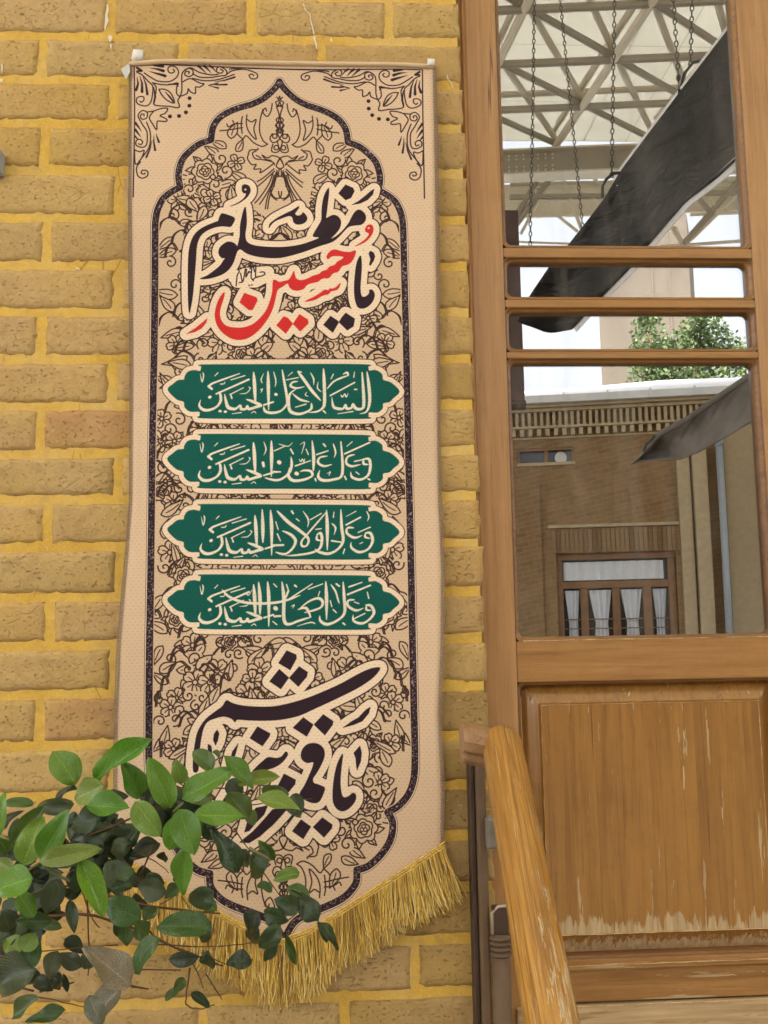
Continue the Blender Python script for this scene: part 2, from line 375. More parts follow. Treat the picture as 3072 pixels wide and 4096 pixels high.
lines("1418,462 1392,450 1370,425;1404,442 1392,418;1398,468 1408,500 1424,506;1360,465 1368,490 1395,500 1420,512;1418,520 1404,560 1400,600 1410,640 1424,660 1412,700 1424,740;"
      "1330,480 1320,540 1290,590 1258,572 1250,545 1272,520 1280,545;1250,530 1225,620 1220,720 1250,800 1290,830;1290,830 1240,850 1170,820 1105,760 1075,785 1040,760 1025,740;"
      "1070,595 1060,660 1068,740;1110,580 1105,660 1130,730 1190,790 1170,700 1190,620 1150,640 1115,620;935,660 950,685 1000,660 1070,655;875,720 960,710 1070,690;985,630 1000,660;"
      "1330,740 1310,780 1335,815 1380,800 1418,740;1335,830 1325,890 1370,900 1400,870 1420,800;1424,1000 1395,950 1330,930 1290,950 1240,925;1120,930 1115,960 1150,1010 1190,1010 1170,1050 1230,1048 1225,1082 1290,1040 1345,995;"
      "1120,925 1138,885 1200,880 1205,868;1190,890 1158,912 1180,958 1240,965 1330,985 1350,1010;1240,925 1270,960 1320,972;1190,930 1230,950;1370,1060 1380,1100 1424,1115;1405,1040 1412,1100;1395,950 1430,1020 1400,1045;"
      "1345,1045 1260,1120 1200,1160;1350,1065 1262,1150 1205,1200;1335,1085 1300,1180 1230,1290 1180,1350;1345,1100 1320,1190 1260,1300 1220,1360;1365,1075 1335,1180 1290,1290 1270,1400;1372,1085 1345,1190 1305,1300 1290,1400;1375,1090 1318,1220 1345,1295 1398,1300 1412,1245;1318,1220 1322,1280 1370,1322;1440,1110 1450,1200", 480, 200, .4581)
for cx_, cy_ in ((1385, 622), (1380, 668), (1385, 714), (1352, 760), (1365, 860)):
    x_, z_ = W(480+cx_*.4581, 200+cy_*.4581); o_ = ring(x_, z_, .0040, n=18); put(lambda T: caps(flor, T(o_), LW, closed=True))
# the palmette again at the lower point
flip = np.array([0.0, W(1130, 333)[1]+W(1123, 3755)[1]])
bot_clear = mir(mir(top_clear)); bot_clear[:, 1] = flip[1]-bot_clear[:, 1]
jt0, jt1 = int((W(1130, 760)[1]-PZ0)/PRES), int((W(1130, 400)[1]-PZ0)/PRES)
src = flor[jt0:jt1].copy(); b0 = int((flip[1]-W(1130, 400)[1]-PZ0)/PRES)
flor[b0:b0+(jt1-jt0)] = src[::-1]
inner_line = blank(); caps(inner_line, loop, 17*MM, closed=True)
flor[INNER < .5] = 0; flor[inner_line > .3] = 0
paint(INNER*.22, (.58, .43, .29)); paint(flor, (.045, .020, .018))
# the band with its thin outer line and its white seeds
m = blank(); caps(m, loop, 19*MM, closed=True); paint(m*(1-INNER), INK)
m = blank(); caps(m, loop, 17*MM, closed=True); paint(m*(1-INNER), CREAM)
m = blank(); caps(m, loop, 13.5*MM, closed=True); paint(m, INK)
m = blank(); cum = np.concatenate([[0], np.cumsum(np.hypot(*np.diff(loop, axis=0).T))])
for i in range(2700):
    s = rng.rand()*cum[-1]; k = min(np.searchsorted(cum, s)-1, len(loop)-2); k = max(k, 0)
    d = loop[k+1]-loop[k]; L = np.hypot(*d)+1e-9; t = (s-cum[k])/L; p = loop[k]+d*t+np.array([-d[1], d[0]])/L*rng.uniform(-10, 10)*MM
    r = rng.choice([1.2, 1.5, 2.0, 3.6], p=[.55, .3, .12, .03])*MM
    caps(m, np.array([p, p+d/L*r*.5]), r)
paint(m*.8, (.40, .31, .28))

# ---- corners ---------------------------------------------------------------------
flor[:] = 0
C0 = ("125,140 128,600 122,1300;125,140 900,172 1660,190;"
      "150,200 195,225 250,285 290,330 285,420 270,470 240,495 190,490 150,465 145,430 170,412 205,415 212,440 190,462 175,450;"
      "215,210 270,250 340,290 430,298 490,270 515,230 508,190 470,165 430,175 428,210 455,225 482,210 470,192;"
      "290,300 320,340 315,400 300,485 360,505 430,510 520,520 510,460 525,430 500,400 500,350 510,310 430,325 360,320 290,300;"
      "345,360 400,365 450,400 480,480 420,460 370,410 345,360;"
      "530,425 545,370 545,250 560,210 600,185 640,200 640,240 600,255 570,235 585,210 610,215 605,230;555,300 590,280 630,275 700,310 738,318 700,345 665,345 665,390 655,400 620,385 600,360 590,400 530,425;"
      "640,230 700,260 800,262 870,250 930,240 930,200 880,170 850,185 850,215 885,225 905,205 880,190;560,210 620,180 700,220 800,240 860,235;930,240 980,205 1080,190 1150,205 1200,230 1195,265 1150,270 1130,240 1155,230 1170,245;"
      "640,270 740,290 860,280 1000,235;960,190 1010,185 1080,190;780,330 860,310;"
      "160,590 165,560 200,535 240,555 238,600 200,612 180,590 190,565 212,570 212,585;160,590 200,660 240,730 235,840 190,860 145,840 145,800 175,788 200,810 190,835 165,828;"
      "240,550 300,545 355,530 420,528 400,570 355,590 410,620 410,640 370,640 330,640 325,710 290,660 260,600 300,545;"
      "235,640 265,720 270,800 250,880 170,985;130,880 175,900 215,890 190,960 140,1010 130,880;185,990 150,1040 160,1110 200,1135 245,1115 245,1075 205,1065 190,1090 215,1100 225,1090")
lines(C0, 480, 200, .4581, 2.7)
def blade(s):
    a = P(s, 480, 200, .4581); w = np.array([p[2] for p in a])*MM*.458; q = np.array([p[:2] for p in a])
    put(lambda T: caps(flor, T(q), w))
for s in ("300,155,4 340,160,9 380,165,14", "270,175,2 330,185,9 385,205,14", "260,200,2 330,225,9 400,248,14", "150,240,2 160,300,9 142,350,13", "175,230,2 195,300,9 195,370,13", "200,230,2 230,310,8 242,395,12",
          "690,165,12 720,190,8 760,230,2", "740,165,12 770,190,8 800,225,2", "790,165,11 820,185,7 840,215,2", "1005,258,9 920,285,7 830,300,2", "935,322,9 860,325,7 800,320,2", "860,352,9 830,345,6 790,335,2",
          "135,640,12 165,680,8 190,720,2", "135,700,12 160,735,8 185,770,2", "135,760,9 150,780,6 170,790,2", "345,820,10 330,780,7 320,745,2", "312,890,10 300,820,7 300,760,2", "235,950,9 265,880,7 285,800,2",
          "150,160,10 190,190,12 150,190,8", "300,485,6 312,420,10 300,340,4", "430,322,6 500,318,10 512,340,4", "470,470,7 440,430,9 400,385,3"): blade(s)
for x_, y_ in ((612, 440), (610, 505), (580, 562), (520, 594), (441, 598)):
    x_, z_ = W(480+x_*.4581, 200+y_*.4581); put(lambda T: caps(flor, T(np.array([(x_, z_), (x_+1e-5, z_)])), 8.3*MM))
paint(flor, INK)

# ---- large lettering ---------------------------------------------------------------
def lettering(shapes, ox, oy, k, rad, line, extra=()):
    dil = blank(); body = []
    for s, col in shapes:
        a = np.array([p[:2] for p in P(s, ox, oy, k)]); a = smooth([tuple(p) for p in a], True, 4) if len(a) > 9 else a; body.append((a, col))
        fill_poly(dil, a); caps(dil, a, (rad+line)*MM, closed=True)
    for s in extra:
        a = np.array([p[:2] for p in P(s, ox, oy, k)]); caps(dil, a, (rad+line)*MM)
    paint(dil, INK)
    dil = blank()
    for a, c in body: fill_poly(dil, a); caps(dil, a, rad*MM, closed=True)
    for s in extra:
        a = np.array([p[:2] for p in P(s, ox, oy, k)]); caps(dil, a, rad*MM)
    paint(dil, CREAM)
    for a, c in body:
        m = blank(); fill_poly(m, a); caps(m, a, .8*MM, closed=True); paint(m, c)
B_, R_ = INK, RED
L1 = [
 ("530,165 550,155 575,165 585,190 578,218 555,248 520,274 485,292 450,302 495,282 532,256 550,235 556,216 542,213 530,200", B_),
 ("395,350 435,358 475,374 481,392 466,424 450,438 400,434 350,442 300,462 262,490 242,525 230,570 224,650 214,770 200,900 188,965 179,1000 172,940 170,800 172,680 177,600 190,540 213,492 250,455 300,428 350,408 372,398 378,378", B_),
 ("375,600 385,572 410,550 440,537 475,545 492,560 500,566 515,500 517,440 526,380 549,305 558,350 560,420 552,480 553,510 565,540 610,562 700,572 800,573 900,560 980,535 1040,508 1000,500 1008,472 1032,430 1054,385 1056,330 1062,270 1076,215 1102,172 1104,210 1098,262 1089,340 1085,372 1108,362 1135,352 1165,362 1184,395 1176,440 1150,478 1118,512 1150,498 1200,452 1236,405 1250,375 1278,330 1310,317 1344,346 1347,385 1322,415 1285,421 1240,430 1208,458 1165,505 1120,538 1040,565 950,600 860,628 780,645 700,645 620,634 560,614 520,588 500,600 490,625 470,680 440,722 400,750 350,768 300,778 252,777 300,756 345,725 385,692 405,662 418,645 395,642 378,622", B_),
 ("1215,150 1265,172 1273,195 1250,238 1215,252 1168,208 1190,180", B_),
 ("1404,180 1396,215 1360,252 1310,275 1256,284 1300,260 1345,225 1380,195", B_),
 ("708,446 714,415 750,384 810,350 860,325 902,298 905,306 893,325 880,345 886,356 905,360 925,350 930,338 948,350 960,378 946,404 920,417 890,418 870,402 862,372 840,362 800,375 750,396 722,424", B_),
 ("1378,594 1400,605 1409,630 1400,660 1378,694 1371,685 1380,650 1368,612", B_),
 ("1316,630 1321,700 1316,780 1312,850 1320,898 1345,902 1370,880 1372,857 1392,858 1406,888 1395,930 1365,965 1330,981 1300,976 1284,950 1273,900 1271,830 1276,760 1285,690 1300,645", B_),
 ("1115,1032 1165,1065 1168,1075 1130,1141 1068,1090", B_), ("1215,1011 1275,1050 1266,1100 1225,1126 1170,1072 1190,1040", B_),
 ("1097,652 1090,632 1112,600 1145,587 1195,600 1245,603 1270,592 1282,598 1274,632 1250,672 1220,690 1190,700 1165,735 1130,748 1105,778 1060,783 1030,805 985,815 955,830 938,851 900,863 866,858 843,838 832,815 800,835 768,855 756,890 745,940 725,1000 690,1060 640,1120 580,1165 520,1181 460,1172 400,1132 362,1080 349,1020 358,960 380,905 412,868 408,905 390,960 381,1010 396,1060 430,1090 480,1100 540,1100 600,1080 650,1040 690,990 715,930 730,870 735,800 750,792 778,806 805,800 840,790 862,755 873,732 880,762 890,785 920,795 960,785 1000,765 1040,752 1058,735 1088,725 1110,702 1140,692 1160,670 1190,652 1200,636 1160,630 1122,634", R_),
 ("545,875 625,905 632,925 600,986 575,986 514,935", R_), ("298,1038 290,1065 260,1102 215,1126 158,1139 220,1100 268,1062", R_),
 ("805,1033 832,1042 866,1080 820,1144 758,1090", R_), ("910,1019 965,1055 969,1080 915,1131 867,1082", R_),
 ("1181,812 1166,850 1140,863 1118,868 1100,887 1078,892 1050,903 1010,925 945,936 1000,908 1040,884 1070,862 1085,858 1100,862 1110,850 1130,850 1152,840", R_),
 ("1345,445 1358,422 1385,417 1398,440 1393,475 1365,515 1330,542 1278,563 1330,528 1358,502 1370,480 1360,470 1347,463", R_)]
lettering(L1, 650, 650, .6028, 26, 5, ("480,770 560,750 700,740", "500,800 620,800 700,760"))
m = blank()
for s in ("550,189 553,189", ): caps(m, np.array([p[:2] for p in P(s, 650, 650, .6028)]), 3.5*MM)
paint(m, CREAM)
m = blank(); caps(m, np.array([p[:2] for p in P("1367,440 1368,440", 650, 650, .6028)]), 4*MM); paint(m, CREAM)
m = blank()
for s in ("521,716 506,722 512,735 498,760 491,828", "552,716 545,760 535,800 512,806", "520,745 530,795", "560,720 556,770 572,742 590,738", "566,752 574,735 584,738", "583,718 590,700 596,705 590,770 606,795", "622,702 620,770 640,768", "650,740 672,738 682,752 660,765 640,768 620,775 600,790", "575,825 580,827", "592,822 597,824", "606,702 612,735"):
    a = smooth(P(s, 650, 650, .6028), False, 4); caps(m, a, 2.6*MM)
paint(m, INK)
L2 = [
 ("825,155 882,180 884,202 846,272 775,230", B_), ("900,251 951,285 946,312 895,372 840,320", B_), ("780,267 838,318 790,386 722,340", B_),
 ("1386,257 1370,292 1320,338 1240,388 1120,447 1000,502 900,546 800,568 700,575 600,573 530,569 516,584 495,564 450,550 400,560 350,582 326,622 312,680 303,745 298,820 290,880 263,880 263,800 273,720 288,650 315,598 350,556 400,518 438,490 456,462 470,454 500,470 560,485 650,492 750,490 850,470 950,440 1050,400 1150,355 1250,300 1325,266", B_),
 ("408,630 420,652 412,692 398,724 384,690 390,655", B_), ("352,716 372,728 377,770 352,770", B_),
 ("650,611 726,652 722,670 680,728 604,680", B_), ("535,712 520,770 500,830 480,900 465,905 480,830 500,760", B_),
 ("820,762 832,780 802,822 760,852 700,872 650,884 612,892 645,852 680,820 715,795 762,800 795,790", B_),
 ("810,894 880,930 876,956 830,1012 768,975", B_), ("925,557 985,600 946,671 863,618", B_), ("1045,539 1105,580 1101,602 1055,663 989,600", B_),
 ("960,714 1012,715 1047,745 1052,790 1032,842 1005,890 984,922 988,948 1020,960 1052,976 1051,1000 1020,1061 970,1066 915,1036 905,1010 932,965 960,905 982,850 984,824 950,829 920,811 911,780 925,740", B_),
 ("1329,494 1320,532 1280,580 1230,601 1163,619 1218,580 1258,558 1300,514", B_),
 ("1163,778 1155,850 1149,920 1150,980 1163,1032 1195,1030 1222,1009 1241,1022 1235,1060 1200,1101 1160,1118 1125,1101 1104,1060 1103,990 1110,920 1125,850 1145,800", B_),
 ("1266,728 1276,770 1270,822 1248,873 1243,840 1240,800 1228,770", B_),
 ("912,1169 971,1212 925,1286 859,1240", B_), ("1040,1156 1100,1200 1096,1222 1050,1276 984,1215", B_),
 ("850,1080 800,1140 740,1205 665,1272 600,1312 540,1310 620,1245 680,1180 740,1110", B_), ("712,1085 690,1140 640,1190 600,1240 570,1250 590,1180 640,1100", B_), ("560,900 540,980 500,1060 440,1150 400,1180 440,1060 500,960", B_)]
lettering(L2, 600, 2500, .6631, 28, 5)

# ---- four green cartouches -----------------------------------------------------------
OUT = "55,218 90,180 122,156 162,150 166,130 188,98 230,88 268,93 277,62 300,50 820,52 1350,57 1378,72 1386,97 1430,95 1470,120 1479,158 1530,176 1585,232 1545,276 1520,300 1479,310 1474,345 1440,370 1386,370 1380,398 1350,412 820,410 300,408 268,390 263,365 200,362 166,332 160,298 112,280"
KS = .6028
HUSAYN = ["272,285,4 262,322,8 288,350,12 330,352,13 380,328,11 404,290,11 402,252,9 394,230,5", "330,268,15 334,266,15", "430,248,6 440,298,10 455,335,13 500,345,12 532,322,8 540,345,11 570,345,11 580,325,7 592,345,12 640,332,13 668,322,12 620,298,11 575,282,8",
          "398,360,11 402,360,11", "433,364,11 437,364,11", "622,102,9 628,180,13 634,310,12", "690,320,8 752,300,9", "285,102,5 290,125,5 280,165,4 268,110,3", "365,125,4 385,105,5", "340,300,1 340,301,1",
          "325,195,9 338,182,12 375,165,9 530,110,9", "325,195,10 345,212,8", "375,245,9 590,150,10", "472,152,5 565,124,5", "465,250,6 555,205,5", "470,250,4 478,275,6", "530,245,3 575,240,5 600,210,4 590,200,5", "400,180,6 425,178,5 432,165,4", "480,378,3 540,370,5", "605,375,5 625,362,4 640,375,3"]
rows = [
 (1430, ["718,98,10 720,200,13 722,350,8", "755,100,5 770,160,5 765,200,4", "690,110,3 672,150,5 680,175,4", "665,220,5 680,215,5 670,240,4", "770,250,12 775,252,9",
  "812,90,8 830,190,9 845,280,10 840,320,9 800,360,11 740,372,12 700,360,10 688,330,7", "915,165,7 880,172,9 868,195,9 905,210,8 960,200,5", "905,215,7 862,250,10 855,320,11 870,365,12 930,380,12 1000,350,11 1005,310,8", "880,245,6 930,285,9 990,300,8", "900,335,5 970,315,6", "915,100,10 960,160,11 1010,230,11 1065,290,9", "920,100,6 940,105,4",
  "1085,85,9 1090,180,12 1092,300,12 1080,340,12 1040,365,9 985,370,4", "1000,110,5 1020,150,6 1020,190,4", "1050,170,4 1045,210,5 1070,235,5", "1110,215,8 1150,170,9 1200,145,9 1245,130,9", "1215,120,9 1240,110,9 1250,130,8", "1130,260,8 1290,175,8", "1140,270,4 1150,330,10 1180,345,12 1215,345,11 1230,320,8 1240,345,11 1270,340,11 1280,315,8 1300,345,12 1340,345,12 1352,300,12 1340,110,11", "1372,105,8 1385,200,12 1390,300,12 1370,365,8 1325,380,4", "1200,255,5 1210,270,5 1225,250,5 1235,270,5 1248,245,4", "1290,220,6 1305,220,6", "1290,105,3 1285,140,5", "1150,120,5 1135,150,4", "850,130,3 880,105,5", "975,235,4 965,255,4 985,265,3", "840,155,5 920,140,5", "1085,360,6 1100,375,4", "1180,380,3 1280,365,5", "1215,262,1 1216,262,1"]),
 (1710, ["740,95,10 742,200,13 740,330,8", "690,100,4 705,150,5 690,190,4", "685,240,10 690,262,9", "755,300,9 800,300,6", "760,160,6 830,130,5", "790,115,5 850,130,4 880,105,4", "790,235,14 794,238,14", "870,200,5 875,250,10 862,300,11 820,340,12 770,355,10 700,340,8", "868,150,6 885,180,5",
  "905,310,14 910,312,14", "860,270,4 855,330,11 890,358,12 960,350,12 1010,325,10 1000,295,9 955,290,8 930,300,5", "1010,95,8 1020,200,12 1018,290,11", "900,260,8 1000,225,5", "925,215,4 935,232,4 945,215,4 955,232,4 962,212,4", "1110,195,8 1060,205,9 1050,240,9 1090,262,9 1140,250,6", "1040,185,7 1115,160,6", "1085,115,6 1098,130,6", "1060,290,6 1050,330,10 1080,355,12 1150,350,12 1210,310,11 1200,100,9", "1150,115,7 1165,170,6 1155,205,4", "1290,185,9 1245,200,9 1235,240,9 1270,262,10 1330,250,7", "1225,180,9 1390,105,8", "1240,130,4 1275,100,5", "1345,215,7 1385,215,10 1395,260,11 1380,320,11 1330,350,11 1275,335,9 1265,300,5", "1350,215,9 1350,245,9 1380,250,8", "1300,300,4 1320,315,4", "1110,310,5 1130,300,4 1120,325,4", "1225,330,6 1235,350,5", "1030,345,6 1035,360,5", "1290,230,6 1360,215,6", "1380,345,6 1392,352,5", "930,120,4 960,105,4 940,180,4", "970,150,4 985,185,4"]),
 (1990, ["735,90,10 742,200,13 742,385,7", "752,320,9 820,318,8", "680,85,9 684,200,13 684,300,11", "780,95,11 850,165,12 930,225,11 985,275,9 975,320,9 945,325,8 940,295,8 975,250,8 1105,100,10", "815,225,8 870,250,10 900,290,11 880,340,11 830,378,10 770,365,8", "770,165,4 785,215,4", "780,245,5 800,290,4", "875,95,7 885,110,6", "905,145,4 925,160,4", "950,95,5 985,150,6 980,200,4", "1000,150,6 1070,110,6",
  "1105,90,9 1110,200,13 1110,350,8", "1035,215,5 1070,210,5", "1040,250,9 1065,240,10 1075,280,11 1060,340,11 1000,370,10 900,385,8 835,388,4", "1045,250,9 1040,280,8 1070,290,7", "1155,100,3 1150,135,5", "1140,175,7 1165,205,7 1155,250,4", "1200,85,8 1205,200,11 1215,290,11 1180,345,12 1120,375,12 1060,365,10 1030,345,6", "1140,290,7 1205,300,5", "1285,205,9 1245,205,9 1240,240,9 1290,270,10 1340,255,7", "1235,185,9 1330,135,8", "1235,130,3 1300,95,5", "1370,95,5 1385,130,5 1375,160,4", "1315,235,6 1395,200,6", "1360,240,9 1395,240,10 1410,290,11 1380,345,11 1320,365,11 1270,335,8 1268,300,5", "1365,240,8 1360,265,8 1395,275,7", "1325,310,4 1345,300,4", "1225,345,5 1215,375,5"]),
 (2270, ["715,98,10 722,200,13 722,390,8", "760,325,9 800,322,8", "415,150,7 460,195,9 540,228,10 640,240,11 760,235,11 850,215,10 930,185,7", "655,100,9 664,200,13 664,310,11", "765,270,14 770,274,14", "810,98,9 822,200,13 822,340,12 850,378,11 920,355,11 1000,330,10", "850,215,8 1010,110,6", "850,160,9 835,200,7", "840,115,5 855,160,4", "895,120,7 905,128,6", "985,145,5 1080,110,5", "870,260,5 890,250,5 880,272,4", "915,280,9 970,270,10 1000,330,10", "930,270,8 990,225,9 1050,205,11 1080,230,10 1060,270,10 960,300,9", "1100,95,9 1105,200,13 1105,345,8", "1060,160,4 1050,190,4", "1135,115,7 1165,160,7 1180,210,6 1190,240,4", "1215,98,8 1222,200,11 1225,300,11 1180,350,12 1110,378,12 1065,355,9 1060,320,5", "1170,110,6 1190,125,6", "1150,280,5 1170,300,4", "1290,215,9 1250,220,9 1248,255,9 1300,285,10 1350,270,7", "1245,180,9 1395,120,8", "1255,130,8 1340,100,5", "1375,165,4 1385,205,5", "1290,340,6 1360,305,6", "1365,250,9 1400,255,10 1420,300,11 1390,345,11 1340,372,11 1285,355,8 1282,315,5", "1370,250,8 1370,280,8 1400,285,7", "1130,220,4 1140,260,4", "1290,230,4 1320,240,4", "910,390,4 1000,365,5 1030,375,4", "755,110,4 775,130,4", "575,175,5 590,185,4 610,150,4", "1215,370,6 1228,380,5", "750,360,4 775,380,4"])]
for oy, strokes in rows:
    o = smooth(P(OUT, 640, oy, KS), True, 6)
    m = blank(); fill_poly(m, o); caps(m, o, 24*MM, closed=True); paint(m, (.075, .035, .032))
    m = blank(); fill_poly(m, o); caps(m, o, 20.5*MM, closed=True); paint(m, CREAM)
    m = blank(); fill_poly(m, o); caps(m, o, 1.2*MM, closed=True); paint(m, GREEN)
    m = blank(); sh = 0 if oy == 1430 else (4 if oy == 1710 else (22 if oy == 1990 else 14))
    for s in HUSAYN+strokes:
        a = P(s, 640+(0 if s not in HUSAYN else (0 if sh < 20 else 6)), oy+(0 if s not in HUSAYN else sh*.6), KS)
        w = np.array([p[2] for p in a]); q = np.array([p[:2] for p in a])
        if len(q) > 2:
            n = 4; qs = smooth([tuple(p) for p in q], False, n); ws = np.interp(np.arange(len(qs))/n, np.arange(len(w)), w)
        else: qs, ws = q, w
        dd = np.gradient(qs, axis=0); th = np.arctan2(dd[:, 1], dd[:, 0]); ws = ws*(.70+.42*np.abs(np.sin(th-.6)))
        if len(ws) > 2: tp = np.minimum(np.arange(len(ws)), np.arange(len(ws))[::-1]); ws = ws*np.clip(.45+.22*tp, 0, 1)
        caps(m, qs, ws*.86*KS*MM)
    paint(m, (.84, .77, .64))
# ================================================================== setting: ground
M_BRICK, M_MORTAR = brick_material(), mortar_material()
t = NT('paving'); bt = t.n('TexBrick', Vector=t.coord(), Scale=2.5, Color1=(.30, .27, .23), Color2=(.24, .215, .18), Mortar=(.12, .11, .09), Mortar_Size=.012)
M_PAVE = t.pbsdf(t.mix(.35, bt.outputs[0], t.ramp(t.noise(t.coord(), 8, 5), (.3, (.18, .16, .13)), (.7, (.36, .33, .28)))), .85, t.bump(bt.outputs[1], -.4, .01))
tag(MB().box((-400, -450, -.3), (400, 200, 0)).build('ground', M_PAVE), kind='structure')

# ================================================================== the brick wall
PITCHZ = .0803; TOPZ = on_wall(300, 130)[2]                       # underside of the topmost whole course
edge_a, edge_b = on_wall(1824, 100), on_wall(1936, 2850)
def edge_x(z): return float(edge_a[0]+(edge_b[0]-edge_a[0])*(edge_a[2]-z)/(edge_a[2]-edge_b[2]))
measured = [130, 306, 480, 665, 856, 1045, 1232, 1420, 1608, 1797, 1980, 2170, 2370, 2563, 2758, 2959, 3162]
bot = {i: float(on_wall(300, y)[2]) for i, y in enumerate(measured)}
for i in range(17, 26): bot[i] = bot[i-1]-.0795
for i in range(-1, -6, -1): bot[i] = bot[i+1]+.0815
wall = empty('brick_wall', (-.6, .1, 0), 'tan brick wall with wide yellow ochre mortar joints beside the wooden door', 'wall')
mb = MB(); zs = [3.05, 2.6, 2.2, 1.8, 1.4, 1.0, .6, 0.0]
for a, b in zip(zs, zs[1:]):
    xa, xb = edge_x(a)+.0015, edge_x(b)+.0015
    mb.hexa([(-2.6, .0, b), (xb, .0, b), (xb, .24, b), (-2.6, .24, b), (-2.6, .0, a), (xa, .0, a), (xa, .24, a), (-2.6, .24, a)])
mb.build('mortar', M_MORTAR, wall)
def brick_mesh(seed, L, H, D=.05):
    r = np.random.RandomState(seed); nx, nz = max(int(L/.010), 5), 8
    u = np.linspace(0, 1, nx+1); w = np.linspace(0, 1, nz+1)
    def wob(n, amp, k=4):
        c = r.randn(k+2)*amp; return np.interp(np.linspace(0, k+1, n), range(k+2), c)+r.randn(n)*amp*.35
    lo, hi, le, ri = wob(nx+1, .0011, 6), wob(nx+1, .0009, 6), wob(nz+1, .0012, 3), wob(nz+1, .0012, 3)
    G = np.zeros((nz+1, nx+1, 3))
    for i, b in enumerate(w):
        for j, a in enumerate(u):
            x = -L/2+le[i]+(L-le[i]+ri[i])*a; z = -H/2+lo[j]+(H-lo[j]+hi[j])*b
            e = min(a*L, (1-a)*L, b*H*1.3, (1-b)*H)
            y = -.0030+.0026*max(0, 1-e/.0035)**2+r.randn()*.00055
            G[i, j] = (x, y, z)
    G[0, :, 1] += np.abs(r.randn(nx+1))*.0008
    nb = MB().grid(G); V = nb.v; F = list(nb.f); c = nx+1
    per = [(0, j) for j in range(c)]+[(i, c-1) for i in range(1, nz+1)]+[(nz, j) for j in range(c-2, -1, -1)]+[(i, 0) for i in range(nz-1, 0, -1)]
    base = len(V)
    for i, j in per: q = V[i*c+j]; V.append((q[0], D, q[2]))
    m = len(per)
    for k in range(m):
        a, b = per[k], per[(k+1) % m]; F.append((a[0]*c+a[1], base+k, base+(k+1) % m, b[0]*c+b[1]))
    me = bpy.data.meshes.new('brick'); me.from_pydata(V, [], F); me.update(); me.materials.append(M_BRICK)
    me.polygons.foreach_set('use_smooth', [True]*len(me.polygons)); return me
STD = {}
def lay_brick(x0, x1, z0, z1, tint=(1, 1, 1)):
    L, H = x1-x0, z1-z0
    key = min((.10, .16, .215, .30), key=lambda k: abs(k-L)); k = (key, random.randrange(5))
    if k not in STD: STD[k] = brick_mesh(hash(k) % 9999 if False else int(key*1000)+k[1]*17, key, .0640)
    o = put_obj('brick', STD[k], None, wall)
    o.matrix_parent_inverse = Matrix.Identity(4)
    flipx = random.random() < .5
    o.location = Vector(((x0+x1)/2, 0, (z0+z1)/2))-wall.location
    o.scale = (L/key*(-1 if flipx else 1), 1, H/.0640)
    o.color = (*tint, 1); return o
def wx(px, py): return float(on_wall(px, py)[0])
joints = {0: [445, 1004, 1556], 1: [171, 733, 1286], 2: [456, None], 3: [179], 4: [475], 5: [186], 6: [472], 7: [166], 8: [450], 9: [163], 10: [472], 11: [191], 12: [479], 13: [199], 14: [455], 15: [159], 16: [455],
          17: [165], 18: [440], 19: [165, 745], 20: [430, 1000, 1660], 21: [160, 810, 1380]}
mleft = [0]*40
for i in range(-5, 26):
    z0 = bot[i]; z1 = bot[i-1]-.0150 if i-1 in bot else bot[i]+.064
    z1 = min(z1, z0+.0690)
    py = 130+185*i if i > 0 else 130
    js = [wx(j, measured[i]-60 if 0 <= i < 17 else 3250+(i-17)*200) for j in joints.get(i, []) if j]
    if not js: js = [wx(455 if i % 2 == 0 else 172, 100 if i < 0 else 4000)]
    ex = edge_x((z0+z1)/2)
    full = .2335
    while js[0] > -1.25: js.insert(0, js[0]-full)
    while js[-1] < ex-.30: js.append(js[-1]+full+random.uniform(-.006, .006))
    if ex-js[-1] > .27 and i % 2: js.append(js[-1]+.115)
    js.append(ex+.0045+random.uniform(-.002, .003))
    for a, b in zip(js, js[1:]):
        last = b > ex-.001
        g = .0078
        x0, x1 = a+g, (b-g if not last else b)
        if x1-x0 < .02: continue
        tt = random.random(); tint = (1+random.uniform(-.07, .07),)*3; tint = (tint[0], tint[1]*random.uniform(.96, 1.02), tint[2]*random.uniform(.85, 1.08))
        if i in (9,) and a > wx(150, 1700) and a < wx(600, 1700): tint = (1.0, .78, .80)
        if i == 15 and a > wx(100, 2900) and a < wx(300, 2900): tint = (.86, .70, .72)
        if i in (2, 3) and not last: tint = (.96, .90, .62)
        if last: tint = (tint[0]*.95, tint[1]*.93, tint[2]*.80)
        if i >= 15 and last: tint = tuple(q*.72 for q in tint)  # shade beside the handrail painted into the tint of the end bricks
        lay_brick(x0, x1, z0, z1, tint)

# spots and runs of white paint on the bricks
M_SPOT = flat('white_paint_spot', (.74, .68, .56), .8, .08, 200, .3)
def splash(pts, w, wob=.25):
    q = [on_wall(x, y, -.0045) for x, y in pts]; mbs = MB(); rr_ = random.Random(len(pts)*7+int(pts[0][0]))
    L_ = []; R_ = []
    for k, p in enumerate(q):
        ww = w[k]*.00021*(1+rr_.uniform(-wob, wob)); L_.append((p[0]-ww, p[1]+rr_.uniform(-.0004, .0002), p[2])); R_.append((p[0]+ww, p[1]+rr_.uniform(-.0004, .0002), p[2]))
    mbs.grid(np.array([[a, b] for a, b in zip(L_, R_)])); o = mbs.build('paint_run', M_SPOT, wall); o.modifiers.new('t', 'SOLIDIFY').thickness = .0012
splash([(430, 18), (431, 40), (426, 60), (428, 85), (422, 105), (420, 122)], [3, 9, 6, 12, 8, 2]); splash([(441, 143), (441, 150), (441, 158), (440, 168)], [6, 19, 16, 4]); splash([(443, 176), (444, 186), (445, 197)], [4, 8, 2])
